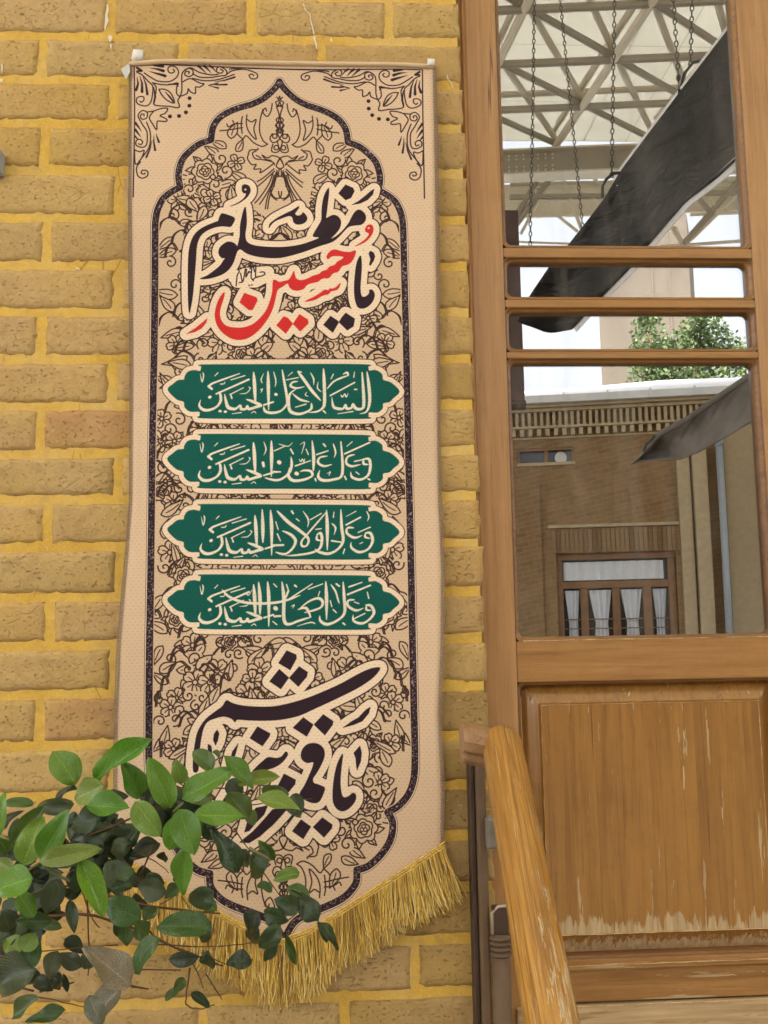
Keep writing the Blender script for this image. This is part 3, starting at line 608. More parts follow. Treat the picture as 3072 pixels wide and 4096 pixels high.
splash([(1212, 12), (1222, 40), (1240, 60), (1243, 84), (1250, 110), (1256, 138)], [2, 4, 4, 3, 6, 4]); splash([(1256, 146), (1258, 160), (1264, 176), (1268, 200)], [7, 10, 6, 3]); splash([(1325, 154), (1325, 161), (1326, 168)], [5, 11, 3])
splash([(8, 258), (10, 275), (7, 292)], [4, 6, 2]); splash([(6, 318), (5, 330)], [9, 4]); splash([(303, 1070), (310, 1074), (318, 1080)], [3, 12, 4]); splash([(1788, 300), (1792, 318), (1806, 334), (1812, 352)], [2, 3, 3, 2])

q_ = on_wall(-22, 600, -.02); q2 = on_wall(5, 692, -.02); bx_ = MB().box((q_[0]-.03, -.03, q2[2]), (q2[0], -.001, q_[2])).build('junction_box', flat('grey_box_paint', (.30, .33, .36), .6, .1), bev=.003); tag(bx_, 'small grey box on the bricks at the left edge', 'box')
# ================================================================== the door
YD = .035; GLASS_Y = YD+.019
def dx(*p): return float(np.mean([on_wall(x, y, YD)[0] for x, y in p]))
def dz(*p): return float(np.mean([on_wall(x, y, YD)[2] for x, y in p]))
X_J0 = dx((1852, 100), (1893, 1400), (1934, 2500))                     # where jamb and door meet
X_A = dx((1967, 60), (2018, 1250), (2024, 1500), (2080, 2500))+.001    # left side of the openings
X_B = dx((2952, 60), (3005, 1040), (3020, 1200))                       # right side of the openings
X_R = X_B+.125
Z_TOP = dz((2500, -420))
op = [(dz((2500, 992)), Z_TOP-.09), (dz((2500, 1198)), dz((2500, 1031))), (dz((2500, 1406)), dz((2500, 1230))), (dz((2500, 2558)), dz((2500, 1433)))]
P1, P0 = dz((2500, 2722)), dz((2500, 3832))
M_W = wood('varnished_stile', 'Z', dark=(.290, .145, .054), mid=(.425, .230, .092), light=(.51, .305, .140), cracks=.575); M_WX = wood('varnished_rail', 'X', dark=(.24, .110, .034), mid=(.36, .180, .058), light=(.44, .245, .09), cracks=.60)
M_REV = wood('dark_reveal_wood', 'X', dark=(.10, .038, .010), mid=(.205, .088, .024), light=(.30, .145, .045), cracks=.62, coat=.4)  # linings of the openings, a darker tone than stiles and rails
M_JAMB = wood('jamb_wood', 'Z', dark=(.26, .14, .065), mid=(.36, .205, .10), light=(.44, .26, .13), rough=.6)
frame = empty('door_frame', (X_J0, .1, 0), 'brown wooden door jamb strip between the brick edge and the door', 'door frame')
MB().box((X_J0-.075, .030, .45), (X_J0-.0015, .20, Z_TOP+.02)).build('jamb', M_JAMB, frame, bev=.003)
MB().tube([(X_J0-.004, .031, .45), (X_J0-.004, .031, Z_TOP)], .0045, 8).build('bead', wood('bead_wood', 'Z', mid=(.30, .14, .045)), frame, True)
MB().box((X_R+.002, .030, .45), (X_R+.08, .20, Z_TOP+.02)).build('jamb', M_JAMB, frame, bev=.003)
MB().box((X_J0-.075, .030, Z_TOP+.022), (X_R+.08, .20, Z_TOP+.12)).build('lintel', M_JAMB, frame, bev=.003)
door = empty('wooden_door', ((X_J0+X_R)/2, YD, .45), 'tall varnished wooden door with four glass panes above a peeling raised panel', 'door')
TH = .045
MB().box((X_J0, YD, .45), (X_A, YD+TH, Z_TOP)).build('stile', M_W, door, bev=.0025)
MB().box((X_B, YD, .45), (X_R, YD+TH, Z_TOP)).build('stile', M_W, door, bev=.0025)
def rail(z0, z1, m=M_WX): return MB().box((X_A+.0003, YD+.0004, z0), (X_B-.0003, YD+TH, z1)).build('rail', m, door, bev=.0018)
rail(op[0][1], Z_TOP)
for k in range(3): rail(op[k+1][1], op[k][0])
rail(P1, op[3][0])
Z_K = dz((2500, 4004))
M_LOW = wood('weathered_rail', 'X', dark=(.19, .085, .02), mid=(.32, .155, .045), light=(.42, .23, .08), chips=.40, peel=None, cracks=.60, rough=.6)
M_KICK = wood('bare_rail', 'X', dark=(.22, .13, .05), mid=(.42, .26, .11), light=(.56, .40, .20), chips=.58, rough=.75, cracks=.56)
rail(Z_K, P0, M_LOW)
MB().box((X_A-.02, YD-.006, .45), (X_B+.02, YD+TH, Z_K-.003)).build('kick_board', M_KICK, door, bev=.003)
MB().box((X_A+.001, YD-.005, P0-.016), (X_B-.001, YD+.006, P0-.007)).build('moulding', M_LOW, door, bev=.002)
def reveal(z0, z1, inset=.006, depth=.019, rad=.013, m=None):
    """rounded lining of one opening: corner fillets, quarter round, then straight back to the glass"""
    def rrect(ins, rd, n=7):
        x0, x1, a, b = X_A+ins, X_B-ins, z0+ins, z1-ins; out = []
        for cx, cz, s in ((x1-rd, b-rd, 0), (x0+rd, b-rd, 1), (x0+rd, a+rd, 2), (x1-rd, a+rd, 3)):
            for k in range(n+1):
                q = (s+k/n)*math.pi/2; out.append((cx+rd*math.cos(q), cz+rd*math.sin(q)))
        return out
    n = 7; sq = []
    for (cx, cz), s in (((X_B, z1), 0), ((X_A, z1), 1), ((X_A, z0), 2), ((X_B, z0), 3)):
        rr = rrect(.0005, rad, n)[s*(n+1):(s+1)*(n+1)]
        for k, (x, z) in enumerate(rr):
            if s in (0, 2): sq.append((cx, z) if k <= n/2 else (x, cz))
            else: sq.append((x, cz) if k <= n/2 else (cx, z))
    loops = [(sq, YD+.0005), (rrect(.0005, rad), YD+.0006)]
    for k in range(1, 5):
        a = k/4*math.pi/2; loops.append((rrect(.0005+inset*(1-math.cos(a)), rad-inset*.4*(1-math.cos(a))), YD+.0006+inset*math.sin(a)))
    loops.append((rrect(inset+.001, rad-inset*.5), YD+depth+.004))
    V = [(x, y, z) for L, y in loops for x, z in L]; N = len(sq)
    F = [(i*N+j, i*N+(j+1) % N, (i+1)*N+(j+1) % N, (i+1)*N+j) for i in range(len(loops)-1) for j in range(N)]
    o = MB().add(V, F).build('moulding', m or M_REV, door, True); return o
# glass: old panes, clean enough to mirror the courtyard, a dim room behind them
t = NT('window_glass'); gl = t.n('BsdfGlossy', Color=(.96, .97, 1.0), Roughness=.0)
w_ = t.noise(t.coord(), 1.6, 2); t.put(gl, 'Normal', t.bump(w_, .010, .02))
dirt = t.ramp(t.noise(t.coord((3, 1, .35)), 5, 6, .65, .8), (.46, .0), (.80, .17))
tr = t.n('BsdfTransparent', Color=(.55, .55, .52)); df = t.n('BsdfDiffuse', Color=(.45, .42, .38))
ms = t.n('MixShader', i0=.36, i1=tr.outputs[0], i2=gl.outputs[0]); m2 = t.n('MixShader', i0=dirt, i1=ms.outputs[0], i2=df.outputs[0])
t.t.links.new(m2.outputs[0], t.out.inputs[0]); M_GLASS = t.m
for z0, z1 in op:
    reveal(z0, z1)
    MB().box((X_A+.002, GLASS_Y, z0+.002), (X_B-.002, GLASS_Y+.004, z1-.002)).build('glass_pane', M_GLASS, door)
reveal(P0, P1, .004, .026, .012)
# raised panel, glued up from narrow boards
SEAM = [dx((2048+q*.6172, 2048+1400*.6172)) for q in (215, 375, 535, 697, 857, 1020, 1181, 1338, 1500)]
B0, B1 = X_A+.0045, X_B-.0045
zb0, zb1 = P0+.0045, P1-.0045
peel_z = on_wall(2500, 3700, YD)[2]
M_BOARD = wood('panel_board', 'Z', dark=(.190, .085, .017), mid=(.312, .142, .027), light=(.385, .188, .042), rough=.32, coat=1.0, peel=(float(peel_z)-.002, .12, zb0+.0337, zb0+.010), chips=.345, cracks=.56)
def prof(d):
    if d < .031: return .0255-.0165*d/.031
    if d < .0335: return .0090-.0080*(d-.031)/.0025
    return .0010
xs = [B0]+SEAM+[B1]
zl = [zb0, zb0+.010, zb0+.020, zb0+.0309, zb0+.0311, zb0+.0336]+list(np.linspace(zb0+.05, zb1-.05, 8))+[zb1-.0336, zb1-.0311, zb1-.0309, zb1-.020, zb1-.010, zb1]
for k, (a, b) in enumerate(zip(xs, xs[1:])):
    a += .0001; b -= .0001; cols = [a, a+.0006, b-.0006, b]
    if k == 0: cols = sorted([a]+[B0+q for q in (.006, .012, .018, .024, .0309, .0311, .0336)]+[b-.0006, b])
    if k == len(xs)-2: cols = sorted([b]+[B1-q for q in (.006, .012, .018, .024, .0309, .0311, .0336)]+[a, a+.0006])
    off = random.uniform(-.00012, .00012)
    P_ = np.array([[(x, YD+prof(min(x-B0+1e-5, B1-x+1e-5, z-zb0+1e-5, zb1-z+1e-5))+off+(.0002 if (x in (cols[0], cols[-1])) else 0), z) for x in cols] for z in zl])
    bk = P_.copy(); bk[..., 1] = YD+.034
    mb = MB().grid(P_)
    for c_ in (0, len(cols)-1):
        mb.grid(np.stack([P_[:, c_], bk[:, c_]], 1))
    mb.build('board', M_BOARD, door)
# pale worn arrises round the raised field and along the lower edge of the big pane
M_WORN = flat('worn_edge_wood', (.55, .38, .20), .7, .35, 300, .3)
def arris(p, q, y, r=.0006):
    n = 26; rr_ = random.Random(int(p[0]*9999)+int(q[1]*999)); pts = [(p[0]+(q[0]-p[0])*k/n+rr_.uniform(-.0004, .0004), y, p[1]+(q[1]-p[1])*k/n+rr_.uniform(-.0004, .0004)) for k in range(n+1)]
    MB().tube(pts, [r*rr_.uniform(.15, 1.4) for _ in pts], 5, False).build('worn_edge', M_WORN, door, True)
fx0, fx1, fz0, fz1 = B0+.0337, B1-.0337, zb0+.0337, zb1-.0337
arris((fx0, fz0), (fx0, fz1), YD+.0008); arris((fx1, fz0), (fx1, fz1), YD+.0008); arris((fx0, fz1), (fx1, fz1), YD+.0006); arris((fx0, fz0), (fx1, fz0), YD+.0006, .0009)
arris((X_A+.012, op[3][0]+.0006), (X_B-.012, op[3][0]+.0006), YD+.0006, .0010); arris((X_A, P0-.008), (X_B, P0-.008), YD-.005, .0009); arris((X_A-.02, Z_K-.004), (X_B, Z_K-.004), YD-.0062, .0012)
arris((X_A+.006, zb0), (X_A+.006, zb1-.02), YD+.006, .0006); arris((B0+.004, zb0+.01), (B0+.004, zb1-.02), YD+.023, .0006)
# the room behind the glass
t = NT('dim_room'); M_ROOM = t.pbsdf((.10, .08, .06), .9)
r = MB().box((-1.5, 3.2, 0), (3.5, 3.3, 3.2)).box((-1.5, .3, 3.2), (3.5, 3.3, 3.3)).box((-1.6, .25, 0), (-1.5, 3.3, 3.3)).box((3.5, .25, 0), (3.6, 3.3, 3.3))
tag(r.build('room_wall', M_ROOM), kind='structure')
rt = MB().box((X_R+.083, -.0, 0), (4.6, .24, 3.05)).build('brick_pier', M_MORTAR); tag(rt, 'plain ochre wall to the right of the wooden door', 'wall')
tag(MB().box((X_J0-.5, .26, Z_TOP+.13), (X_R+.5, .30, 3.2)).build('wall_above', M_ROOM), kind='structure')
tag(MB().box((edge_x(.4)-.02, -.12, -.02), (X_R+.1, .3, .44)).build('doorstep', flat('doorstep_stone', (.33, .29, .23), .85, bump=.3), bev=.01), 'worn stone step below the wooden door', 'step')
# ================================================================== the banner
img = bpy.data.images.new('cloth_print', PW, PH, alpha=False, float_buffer=False)
buf = np.ones((PH, PW, 4), np.float32); lin = np.clip(canvas, 0, 1)
buf[..., :3] = np.where(lin <= .0031308, lin*12.92, 1.055*lin**(1/2.4)-.055)
img.pixels.foreach_set(buf.ravel()); img.pack()
t = NT('printed_cloth'); uv = t.n('TexCoord').outputs['UV']
tx = t.n('TexImage', Vector=uv, _image=img, _interpolation='Cubic')
mp = t.n('Mapping', Vector=uv, Scale=((PX1-PX0)*100, (PZ1-PZ0)*100, 1)).outputs[0]
jit = t.n('VectorMath', _operation='MULTIPLY_ADD', i0=t.noise(mp, 1.1, 3, out=1), i1=(.42, .30, 0), i2=mp).outputs[0]; sx = t.n('SeparateXYZ', Vector=jit)
rowv = t.math('DIVIDE', sx.outputs[1], .50); rfl = t.math('FLOOR', rowv); rfr = t.math('FRACT', rowv)
colf = t.math('FRACT', t.math('ADD', t.math('DIVIDE', sx.outputs[0], .82), t.math('MULTIPLY', rfl, .5)))
wv = t.math('MULTIPLY', t.ramp(rfr, (.0, 0), (.12, 1), (.30, 1), (.46, 0)), t.ramp(colf, (.10, 0), (.26, 1), (.62, 1), (.78, 0)))
fine = t.n('TexBrick', Vector=mp, Scale=8.0, Mortar_Size=.03, Brick_Width=.5, Row_Height=.5, Mortar_Smooth=.5).outputs[1]
nz = t.noise(t.coord(), 9, 4)
col = t.mix(t.math('MULTIPLY', wv, .36), tx.outputs[0], t.mix(1.0, tx.outputs[0], (.62, .55, .46), 'MULTIPLY'))  # small shadows of the raised weave darkened into the cloth colour
col = t.mix(t.ramp(nz, (.3, 0), (.8, .14)), col, t.mix(1.0, col, (.78, .72, .64), 'MULTIPLY'))
nrm = t.bump(wv, -.9, .0014); nrm = t.bump(fine, -.25, .0003, nrm)
M_CLOTH = t.pbsdf(col, .88, nrm, Specular_IOR_Level=.2, Sheen_Weight=.15)
ban = empty('hanging_banner', tuple(on_wall(1122, 3800, CLOTH_Y)), 'long beige banner with black and red lettering, green cartouches and gold fringe on the bricks', 'banner')
def xz(s): return np.array([(lambda q: (q[0], q[2]))(on_wall(*map(float, p.split(',')), CLOTH_Y)) for p in s.split()])
LE = xz("521,262 521,500 524,1000 527,1500 524,2000 512,2160 494,2400 482,2560 472,2800 464,3000 461,3150 457,3300 452,3430")
RE = xz("1738,266 1741,500 1745,800 1750,1100 1753,1480 1757,1800 1760,2000 1770,2300 1767,2600 1757,2850 1770,3150 1768,3390")
V_L, V_B, V_R = xz("448,3432 1130,3800 1772,3388")
def z_low(x):
    """the lower edge: a V with a soft point"""
    a = V_L[1]+(V_B[1]-V_L[1])*(x-V_L[0])/(V_B[0]-V_L[0]) if x < V_B[0] else V_B[1]+(V_R[1]-V_B[1])*(x-V_B[0])/(V_R[0]-V_B[0])
    return a+.010*math.exp(-((x-V_B[0])/.03)**2)
TOPL, TOPR = xz("521,262 1738,272")
def cloth_y(x, z):
    """gentle hang: the fabric stands a little off the bricks and ripples towards its edges"""
    e = (x-LE[6, 0])/(RE[6, 0]-LE[6, 0])
    y = CLOTH_Y-.0035*math.sin(z*7.3+x*3)*math.sin(x*11+1.3)-.002*math.sin(z*16+x*9)
    y -= .007*max(0, (1-e*9))*math.sin(z*9.5+.6)+.008*max(0, (e*9-8))*math.sin(z*8.3+2.0)
    for zc_ in (2.20, 1.87, 1.53, 1.20): y += .0016*math.exp(-abs(z-zc_-.004*math.sin(x*20))/.006)
    return y-.004
NX, NZ = 46, 320
G = np.zeros((NZ+1, NX+1, 3)); UVv = []
for j in range(NX+1):
    s = j/NX
    for i in range(NZ+1):
        u = i/NZ
        xb = V_L[0]+(V_R[0]-V_L[0])*s; x = xb
        zt_ = TOPL[1]+(TOPR[1]-TOPL[1])*s
        for _ in range(3):
            zb_ = z_low(x); z = zb_+(zt_-zb_)*u
            xl = np.interp(-z, -LE[:, 1], LE[:, 0]); xr = np.interp(-z, -RE[:, 1], RE[:, 0]); x = xl+(xr-xl)*s
        G[i, j] = (x, cloth_y(x, z), z)
mb = MB().grid(G); me = mb.mesh('fabric'); ul = me.uv_layers.new(name='UVMap')
vv = np.array(mb.v); li = np.empty(len(me.loops), int); me.loops.foreach_get('vertex_index', li)
uvd = np.stack([(vv[li, 0]-PX0)/(PX1-PX0), (vv[li, 2]-PZ0)/(PZ1-PZ0)], 1); ul.data.foreach_set('uv', uvd.ravel())
fab = put_obj('fabric', me, M_CLOTH, ban, True); so = fab.modifiers.new('cloth', 'SOLIDIFY'); so.thickness = .0012; so.offset = 1
# hemmed top with the rod inside
M_HEM = flat('hem_cloth', (.66, .50, .32), .85, .08, 400, .4)
hem = []
for k in range(31):
    s = k/30; x = TOPL[0]+(TOPR[0]-TOPL[0])*s-.001; z = TOPL[1]+(TOPR[1]-TOPL[1])*s+.002; hem.append((x, cloth_y(x, z)-.003, z))
MB().tube(hem, .0040, 10).build('top_hem', M_HEM, ban, True)
# overlocked side edges: slanted loops of thread
M_THREAD = flat('edge_thread', (.30, .22, .15), .8, .45, 900, .3)
mb = MB()
for E_, sg in ((LE, -1), (RE, 1)):
    zz = E_[0, 1]
    while zz > E_[-1, 1]+.003:
        x = np.interp(-zz, -E_[:, 1], E_[:, 0]); y = cloth_y(x, zz)-.0012
        mb.tube([(x-sg*.0035, y, zz+.0014), (x+sg*.0012, y-.0010, zz), (x+sg*.0030, y+.0014, zz-.0010)], .00075, 4, False)
        mb.tube([(x+sg*.0022, y-.0007, zz+.0012), (x+sg*.0022, y-.0007, zz-.0012)], .0008, 4, False)
        zz -= .0030
tag(mb.build('edge_stitching', M_THREAD, ban), kind='stuff')
# ribbon loops
M_RIB = flat('white_ribbon', (.72, .70, .67), .6, .06, 200, .2)
def loop_tab(px, py, w, h, lean):
    x, _, z = on_wall(px, py, CLOTH_Y); y = cloth_y(x, z)-.006; P_ = []
    for k in range(17):
        a = k/16*math.pi; zz = z+h*(math.sin(a)**.6); yy = y-.003+(.010 if lean else .007)*(k/16)
        P_.append([(x-w/2+lean*.4*(zz-z), yy, zz), (x+w/2+lean*.25*(zz-z), yy+.001, zz)])
    o = MB().grid(np.array(P_)).build('hanging_loop', M_RIB, ban, True); s = o.modifiers.new('t', 'SOLIDIFY'); s.thickness = .0008
loop_tab(550, 250, .018, .021, .35); loop_tab(1722, 268, .013, .014, .3)
mb = MB(); x, _, z = on_wall(505, 282, CLOTH_Y)
mb.add([(x-.008, -.018, z), (x+.006, -.019, z+.010), (x+.008, -.020, z-.006), (x+.001, -.020, z-.020)], [(0, 1, 2, 3)])
o = mb.build('tape', flat('clear_tape', (.55, .55, .56), .3, .1), ban); o.modifiers.new('t', 'SOLIDIFY').thickness = .0004
# gold braid and fringe
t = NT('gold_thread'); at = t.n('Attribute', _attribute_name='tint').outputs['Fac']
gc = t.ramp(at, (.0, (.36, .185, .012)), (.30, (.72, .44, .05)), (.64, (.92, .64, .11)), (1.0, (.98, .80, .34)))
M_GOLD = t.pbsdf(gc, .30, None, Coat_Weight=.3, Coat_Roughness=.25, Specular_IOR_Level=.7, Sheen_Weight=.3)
def with_tint(o, per_face):
    me = o.data; at = me.attributes.new('tint', 'FLOAT', 'FACE'); at.data.foreach_set('value', np.array(per_face, np.float32)); return o
path = []
for k in range(401):
    x = V_L[0]-.002+(V_R[0]+.004-V_L[0])*k/400; path.append((x, z_low(min(max(x, V_L[0]), V_R[0]))))
path = np.array(path); cum = np.concatenate([[0], np.cumsum(np.hypot(*np.diff(path, axis=0).T))]); TOT = cum[-1]
def along(s): return np.interp(s, cum, path[:, 0]), np.interp(s, cum, path[:, 1])
mb = MB(); ft = []
s = 0
while s < TOT:
    for row, dz_ in enumerate((.0085, .0045, .0005)):
        x, z = along(s); y = cloth_y(x, z)-.0045; sg = -1 if row % 2 else 1; n0 = len(mb.f)
        mb.tube([(x-.0012, y, z+dz_-.0014*sg), (x+.0012, y-.0013, z+dz_), (x+.0034, y, z+dz_+.0014*sg)], [.0006, .0012, .0006], 5, False)
        ft += [random.uniform(.25, .8)]*(len(mb.f)-n0)
    s += .0026
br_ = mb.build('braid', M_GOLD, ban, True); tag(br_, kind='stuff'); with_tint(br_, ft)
mb = MB(); ft = []; rs = np.random.RandomState(3)
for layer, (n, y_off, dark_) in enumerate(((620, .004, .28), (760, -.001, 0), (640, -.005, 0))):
    for k in range(n):
        s = (k+rs.rand())/n*TOT; x, z = along(s); y = cloth_y(x, z)+y_off-.003
        q = s/TOT; L = .080+.012*math.exp(-((q-.5)/.1)**2)+rs.uniform(-.007, .006)+(.006 if layer == 1 else 0)
        drift = .010*(1 if q > .5 else -1)*abs(q-.5)*2+.018*max(0, (q-.93)/.07)-.010*max(0, (.07-q)/.07)+.006*math.sin(s*60)
        spread = rs.randn()*.0068; w = rs.uniform(.0003, .0011); pts = []; ph = rs.uniform(0, 6.3)
        for i in range(7):
            u = i/6; pts.append((x+drift*u+spread*u**1.7+math.sin(u*7+ph)*.0022*u, y-.002*u+rs.randn()*.0007-.010*abs(rs.randn())*.25*u*u, z-L*u+.004*u*u))
        if rs.rand() < .12: e = pts[-1]; pts[-1] = (e[0]+rs.uniform(-.006, .006), e[1], e[2]+.004)
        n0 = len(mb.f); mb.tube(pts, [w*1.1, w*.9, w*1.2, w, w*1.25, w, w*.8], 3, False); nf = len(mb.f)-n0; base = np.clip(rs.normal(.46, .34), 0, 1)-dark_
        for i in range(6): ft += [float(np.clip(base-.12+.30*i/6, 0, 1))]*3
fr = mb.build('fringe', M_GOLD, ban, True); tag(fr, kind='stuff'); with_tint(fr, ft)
# ================================================================== handrail and post
t = NT('worn_handrail'); tc = t.n('TexCoord').outputs['UV']
v = t.n('Mapping', Vector=tc, Scale=(7, 1.2, 1)).outputs[0]; w = t.n('Mapping', Vector=tc, Scale=(2, 2.4, 1)).outputs[0]
g = t.noise(v, 6, 7, .65, .4); fine = t.noise(v, 26, 5, .6); big = t.noise(w, 1.6, 4)
c = t.ramp(g, (.32, (.20, .085, .014)), (.5, (.38, .185, .032)), (.70, (.50, .27, .060)))
c = t.mix(t.ramp(big, (.42, 0), (.62, .5)), c, (.30, .135, .025))
sep = t.n('SeparateXYZ', Vector=tc)
band = t.ramp(sep.outputs[0], (.03, 0), (.12, .20), (.22, .20), (.33, 0)); low = t.ramp(sep.outputs[1], (.18, .15), (.45, 1.0))
kk = t.math('ADD', t.noise(t.n('Mapping', Vector=tc, Scale=(4, 3.0, 1)).outputs[0], 7, 7, .72, .3), t.math('MULTIPLY', band, low))
bare = t.ramp(kk, (.650, 0), (.675, 1)); thin = t.ramp(t.noise(t.n('Mapping', Vector=tc, Scale=(14, 1.6, 1)).outputs[0], 5.5, 5, .6), (.615, 0), (.630, .9))
raw = t.ramp(fine, (.3, (.36, .24, .115)), (.7, (.62, .50, .33)))
c = t.mix(t.math('MAXIMUM', bare, thin), c, raw)
c = t.mix(t.ramp(fine, (.58, 0), (.70, .55)), c, (.17, .085, .02)); c = t.mix(t.ramp(t.noise(t.n('Mapping', Vector=tc, Scale=(9, 1.1, 1)).outputs[0], 5, 6, .7), (.50, 0), (.60, .65)), c, (.19, .085, .016))
ro = t.mix(bare, (.36, .36, .36), (.8, .8, .8))
M_RAIL = t.pbsdf(c, ro, t.bump(fine, .5, .0010, t.bump(bare, -.5, .001)), Specular_IOR_Level=.5)
def cyl_uv(name, pts, rad, k, m, parent):
    """round bar with its own unwrapped coordinates (around, along)"""
    pts = [Vector(p) for p in pts]; V = []; F = []; n = len(pts); UVS = []
    L = [0.0]
    for a, b in zip(pts, pts[1:]): L.append(L[-1]+(b-a).length)
    for i in range(n):
        d = (pts[min(i+1, n-1)]-pts[max(i-1, 0)]).normalized(); u = d.cross(Vector((0, 1, 0))).normalized(); w = d.cross(u)
        for j in range(k+1):
            a = 2*math.pi*j/k; V.append(pts[i]+(u*math.cos(a)+w*math.sin(a))*rad[i]); UVS.append((j/k, L[i]/max(L[-1], 1e-6)))
    for i in range(n-1):
        for j in range(k): F.append((i*(k+1)+j, i*(k+1)+j+1, (i+1)*(k+1)+j+1, (i+1)*(k+1)+j))
    F.append(tuple(range(k))[::-1])
    me = bpy.data.meshes.new(name); me.from_pydata([tuple(q) for q in V], [], F); me.update()
    ul = me.uv_layers.new(name='UVMap')
    for lp in me.loops: ul.data[lp.index].uv = UVS[lp.vertex_index]
    return put_obj(name, me, m, parent, True)
R0 = .0295
YT, YB = -.165, -.545
pt, pb = Vector(on_wall(2009, 2985, YT)), Vector(on_wall(2208, 4096, YB)); dvec = (pb-pt)
hr = empty('handrail', tuple(pt+dvec*3.2), 'round worn wooden handrail with flaked varnish sloping down in front of the door', 'handrail')
ptsr = []; rr = []
for q, r_ in ((-.050, .35), (-.047, .62), (-.040, .82), (-.028, .94), (-.010, .995)): ptsr.append(pt+dvec*q); rr.append(R0*r_)
for k in range(26): ptsr.append(pt+dvec*(k/25*2.6)); rr.append(R0*(1+.012*math.sin(k*1.7)))
cyl_uv('bar', ptsr, rr, 28, M_RAIL, hr)
M_END = wood('end_block_wood', 'Y', dark=(.20, .105, .045), mid=(.31, .175, .085), light=(.40, .24, .13), rough=.55)
e0, e1 = on_wall(1842, 2960, YT+.02), on_wall(1940, 2950, YT)
prof_ = [(-.026, -.010), (-.030, .004), (-.026, .016), (-.016, .024), (.004, .029), (.024, .026), (.030, .010), (.028, -.006), (.018, -.012), (.018, -.026), (.006, -.031), (-.010, -.030), (-.016, -.024), (-.016, -.014)]
V = []; F = []; N = len(prof_); steps = [(0, .93), (.006, 1.0), (.05, 1.0), (.075, .97)]
for dx_, s_ in steps:
    for (yy, zz) in prof_: V.append((e0[0]+dx_, YT+.012+yy*s_, e0[2]-.002+zz*s_-dx_*.22))
for i in range(len(steps)-1):
    for j in range(N): F.append((i*N+j, i*N+(j+1) % N, (i+1)*N+(j+1) % N, (i+1)*N+j))
F.append(tuple(range(N))[::-1]); F.append(tuple((len(steps)-1)*N+j for j in range(N)))
MB().add(V, F).build('end_block', M_END, hr, bev=.002)
# brown painted downpipe and channel in the corner between wall and door
M_IRON = flat('dusty_brown_paint', (.130, .078, .042), .65, .22, 18, .25)
M_IRON2 = flat('dark_brown_paint', (.060, .032, .018), .6, .25, 20, .2)
post = empty('corner_pipe', (wx(1960, 3500), -.05, 0), 'dusty brown metal pipe with ringed collar standing behind the handrail', 'pipe')
def wv_(px, py, Y): q = on_wall(px, py, Y); return float(q[0]), float(q[2])
xA, _ = wv_(1889, 3600, -.03); xB, _ = wv_(1912, 3600, -.03); xC, _ = wv_(1958, 3600, -.045); xD, _ = wv_(2043, 3900, -.045)
zT = wv_(1890, 2990, -.03)[1]
MB().box((xA, -.030, 0), (xB, .030, zT)).build('channel', M_IRON2, post, bev=.002)
MB().box((xB+.0005, -.042, 0), (xC, .028, zT-.01)).build('flat_bar', M_IRON, post, bev=.004)
xc = (xC+xD)/2+.001; rp = (xD-xC)/2
MB().tube([(xc, -.040, z) for z in (0, .5, wv_(1980, 3740, -.05)[1])], rp, 20).build('pipe', M_IRON, post, True)
mb = MB(); zc = wv_(1980, 3790, -.05)[1]
for k in range(4): mb.tube([(xc, -.040, zc+.012-.008*k-.0034), (xc, -.040, zc+.012-.008*k), (xc, -.040, zc+.012-.008*k+.0034)], [rp+.0005, rp+.0032, rp+.0005], 20)
mb.build('collar', M_IRON, post, True)
zt_ = wv_(1990, 3630, -.05)[1]
MB().box((xc-.011, -.052, zc+.018), (xc+.012, -.03, zt_)).build('slot_plate', M_IRON2, post, bev=.002)
MB().tube([(xc-.013, -.050, zc+.02), (xc-.013, -.050, zt_-.008), (xc-.004, -.052, zt_+.002), (xc+.014, -.052, zt_+.003)], .0026, 8).build('bent_strip', flat('scratched_metal', (.42, .35, .28), .5), post, True)
MB().box((xB+.012, -.060, wv_(1940, 3400, -.06)[1]), (xB+.034, -.042, wv_(1940, 3270, -.06)[1])).build('bracket', flat('grey_bracket', (.17, .15, .12), .6, .3, 60), post, bev=.005)

# ================================================================== the shrub
t = NT('leaf'); uv = t.n('TexCoord').outputs['UV']; su = t.n('SeparateXYZ', Vector=uv); oi = t.n('ObjectInfo')
v = t.coord(rand=23.0); a_ = t.math('ABSOLUTE', t.math('SUBTRACT', su.outputs[1], .5))
c = t.mix(t.ramp(t.noise(v, 30, 5, .6), (.32, 0), (.68, .75)), t.mix(1.0, oi.outputs['Color'], (.62, .72, .7), 'MULTIPLY'), t.mix(1.0, oi.outputs['Color'], (1.5, 1.35, 1.2), 'MULTIPLY'))
rib = t.ramp(a_, (0, 1), (.035, 0)); c = t.mix(t.math('MULTIPLY', rib, .6), c, t.mix(1.0, c, (2.2, 1.9, 2.4), 'MULTIPLY'))
vw = t.n('TexWave', Vector=t.n('Mapping', Vector=t.n('CombineXYZ', X=t.math('SUBTRACT', su.outputs[0], a_), Y=0.0, Z=0.0).outputs[0], Scale=(1, 1, 1)).outputs[0], Scale=4.2, Distortion=1.2).outputs['Fac']
c = t.mix(t.ramp(vw, (.90, 0), (1.0, .12)), c, (.20, .28, .07))
vo = t.n('TexVoronoi', Vector=v, Scale=130).outputs[0]; dots = t.ramp(vo, (.14, 1), (.22, 0)); sel = t.ramp(t.noise(v, 45, 2), (.46, 0), (.56, 1)); dots = t.math('MULTIPLY', dots, sel)
c = t.mix(t.math('MULTIPLY', dots, .6), c, t.mix(.5, c, (.50, .52, .26)))
dust = t.ramp(t.noise(v, 22, 7, .75, .5), (.52, 0), (.74, .42)); c = t.mix(dust, c, t.mix(.45, c, (.36, .34, .20)))
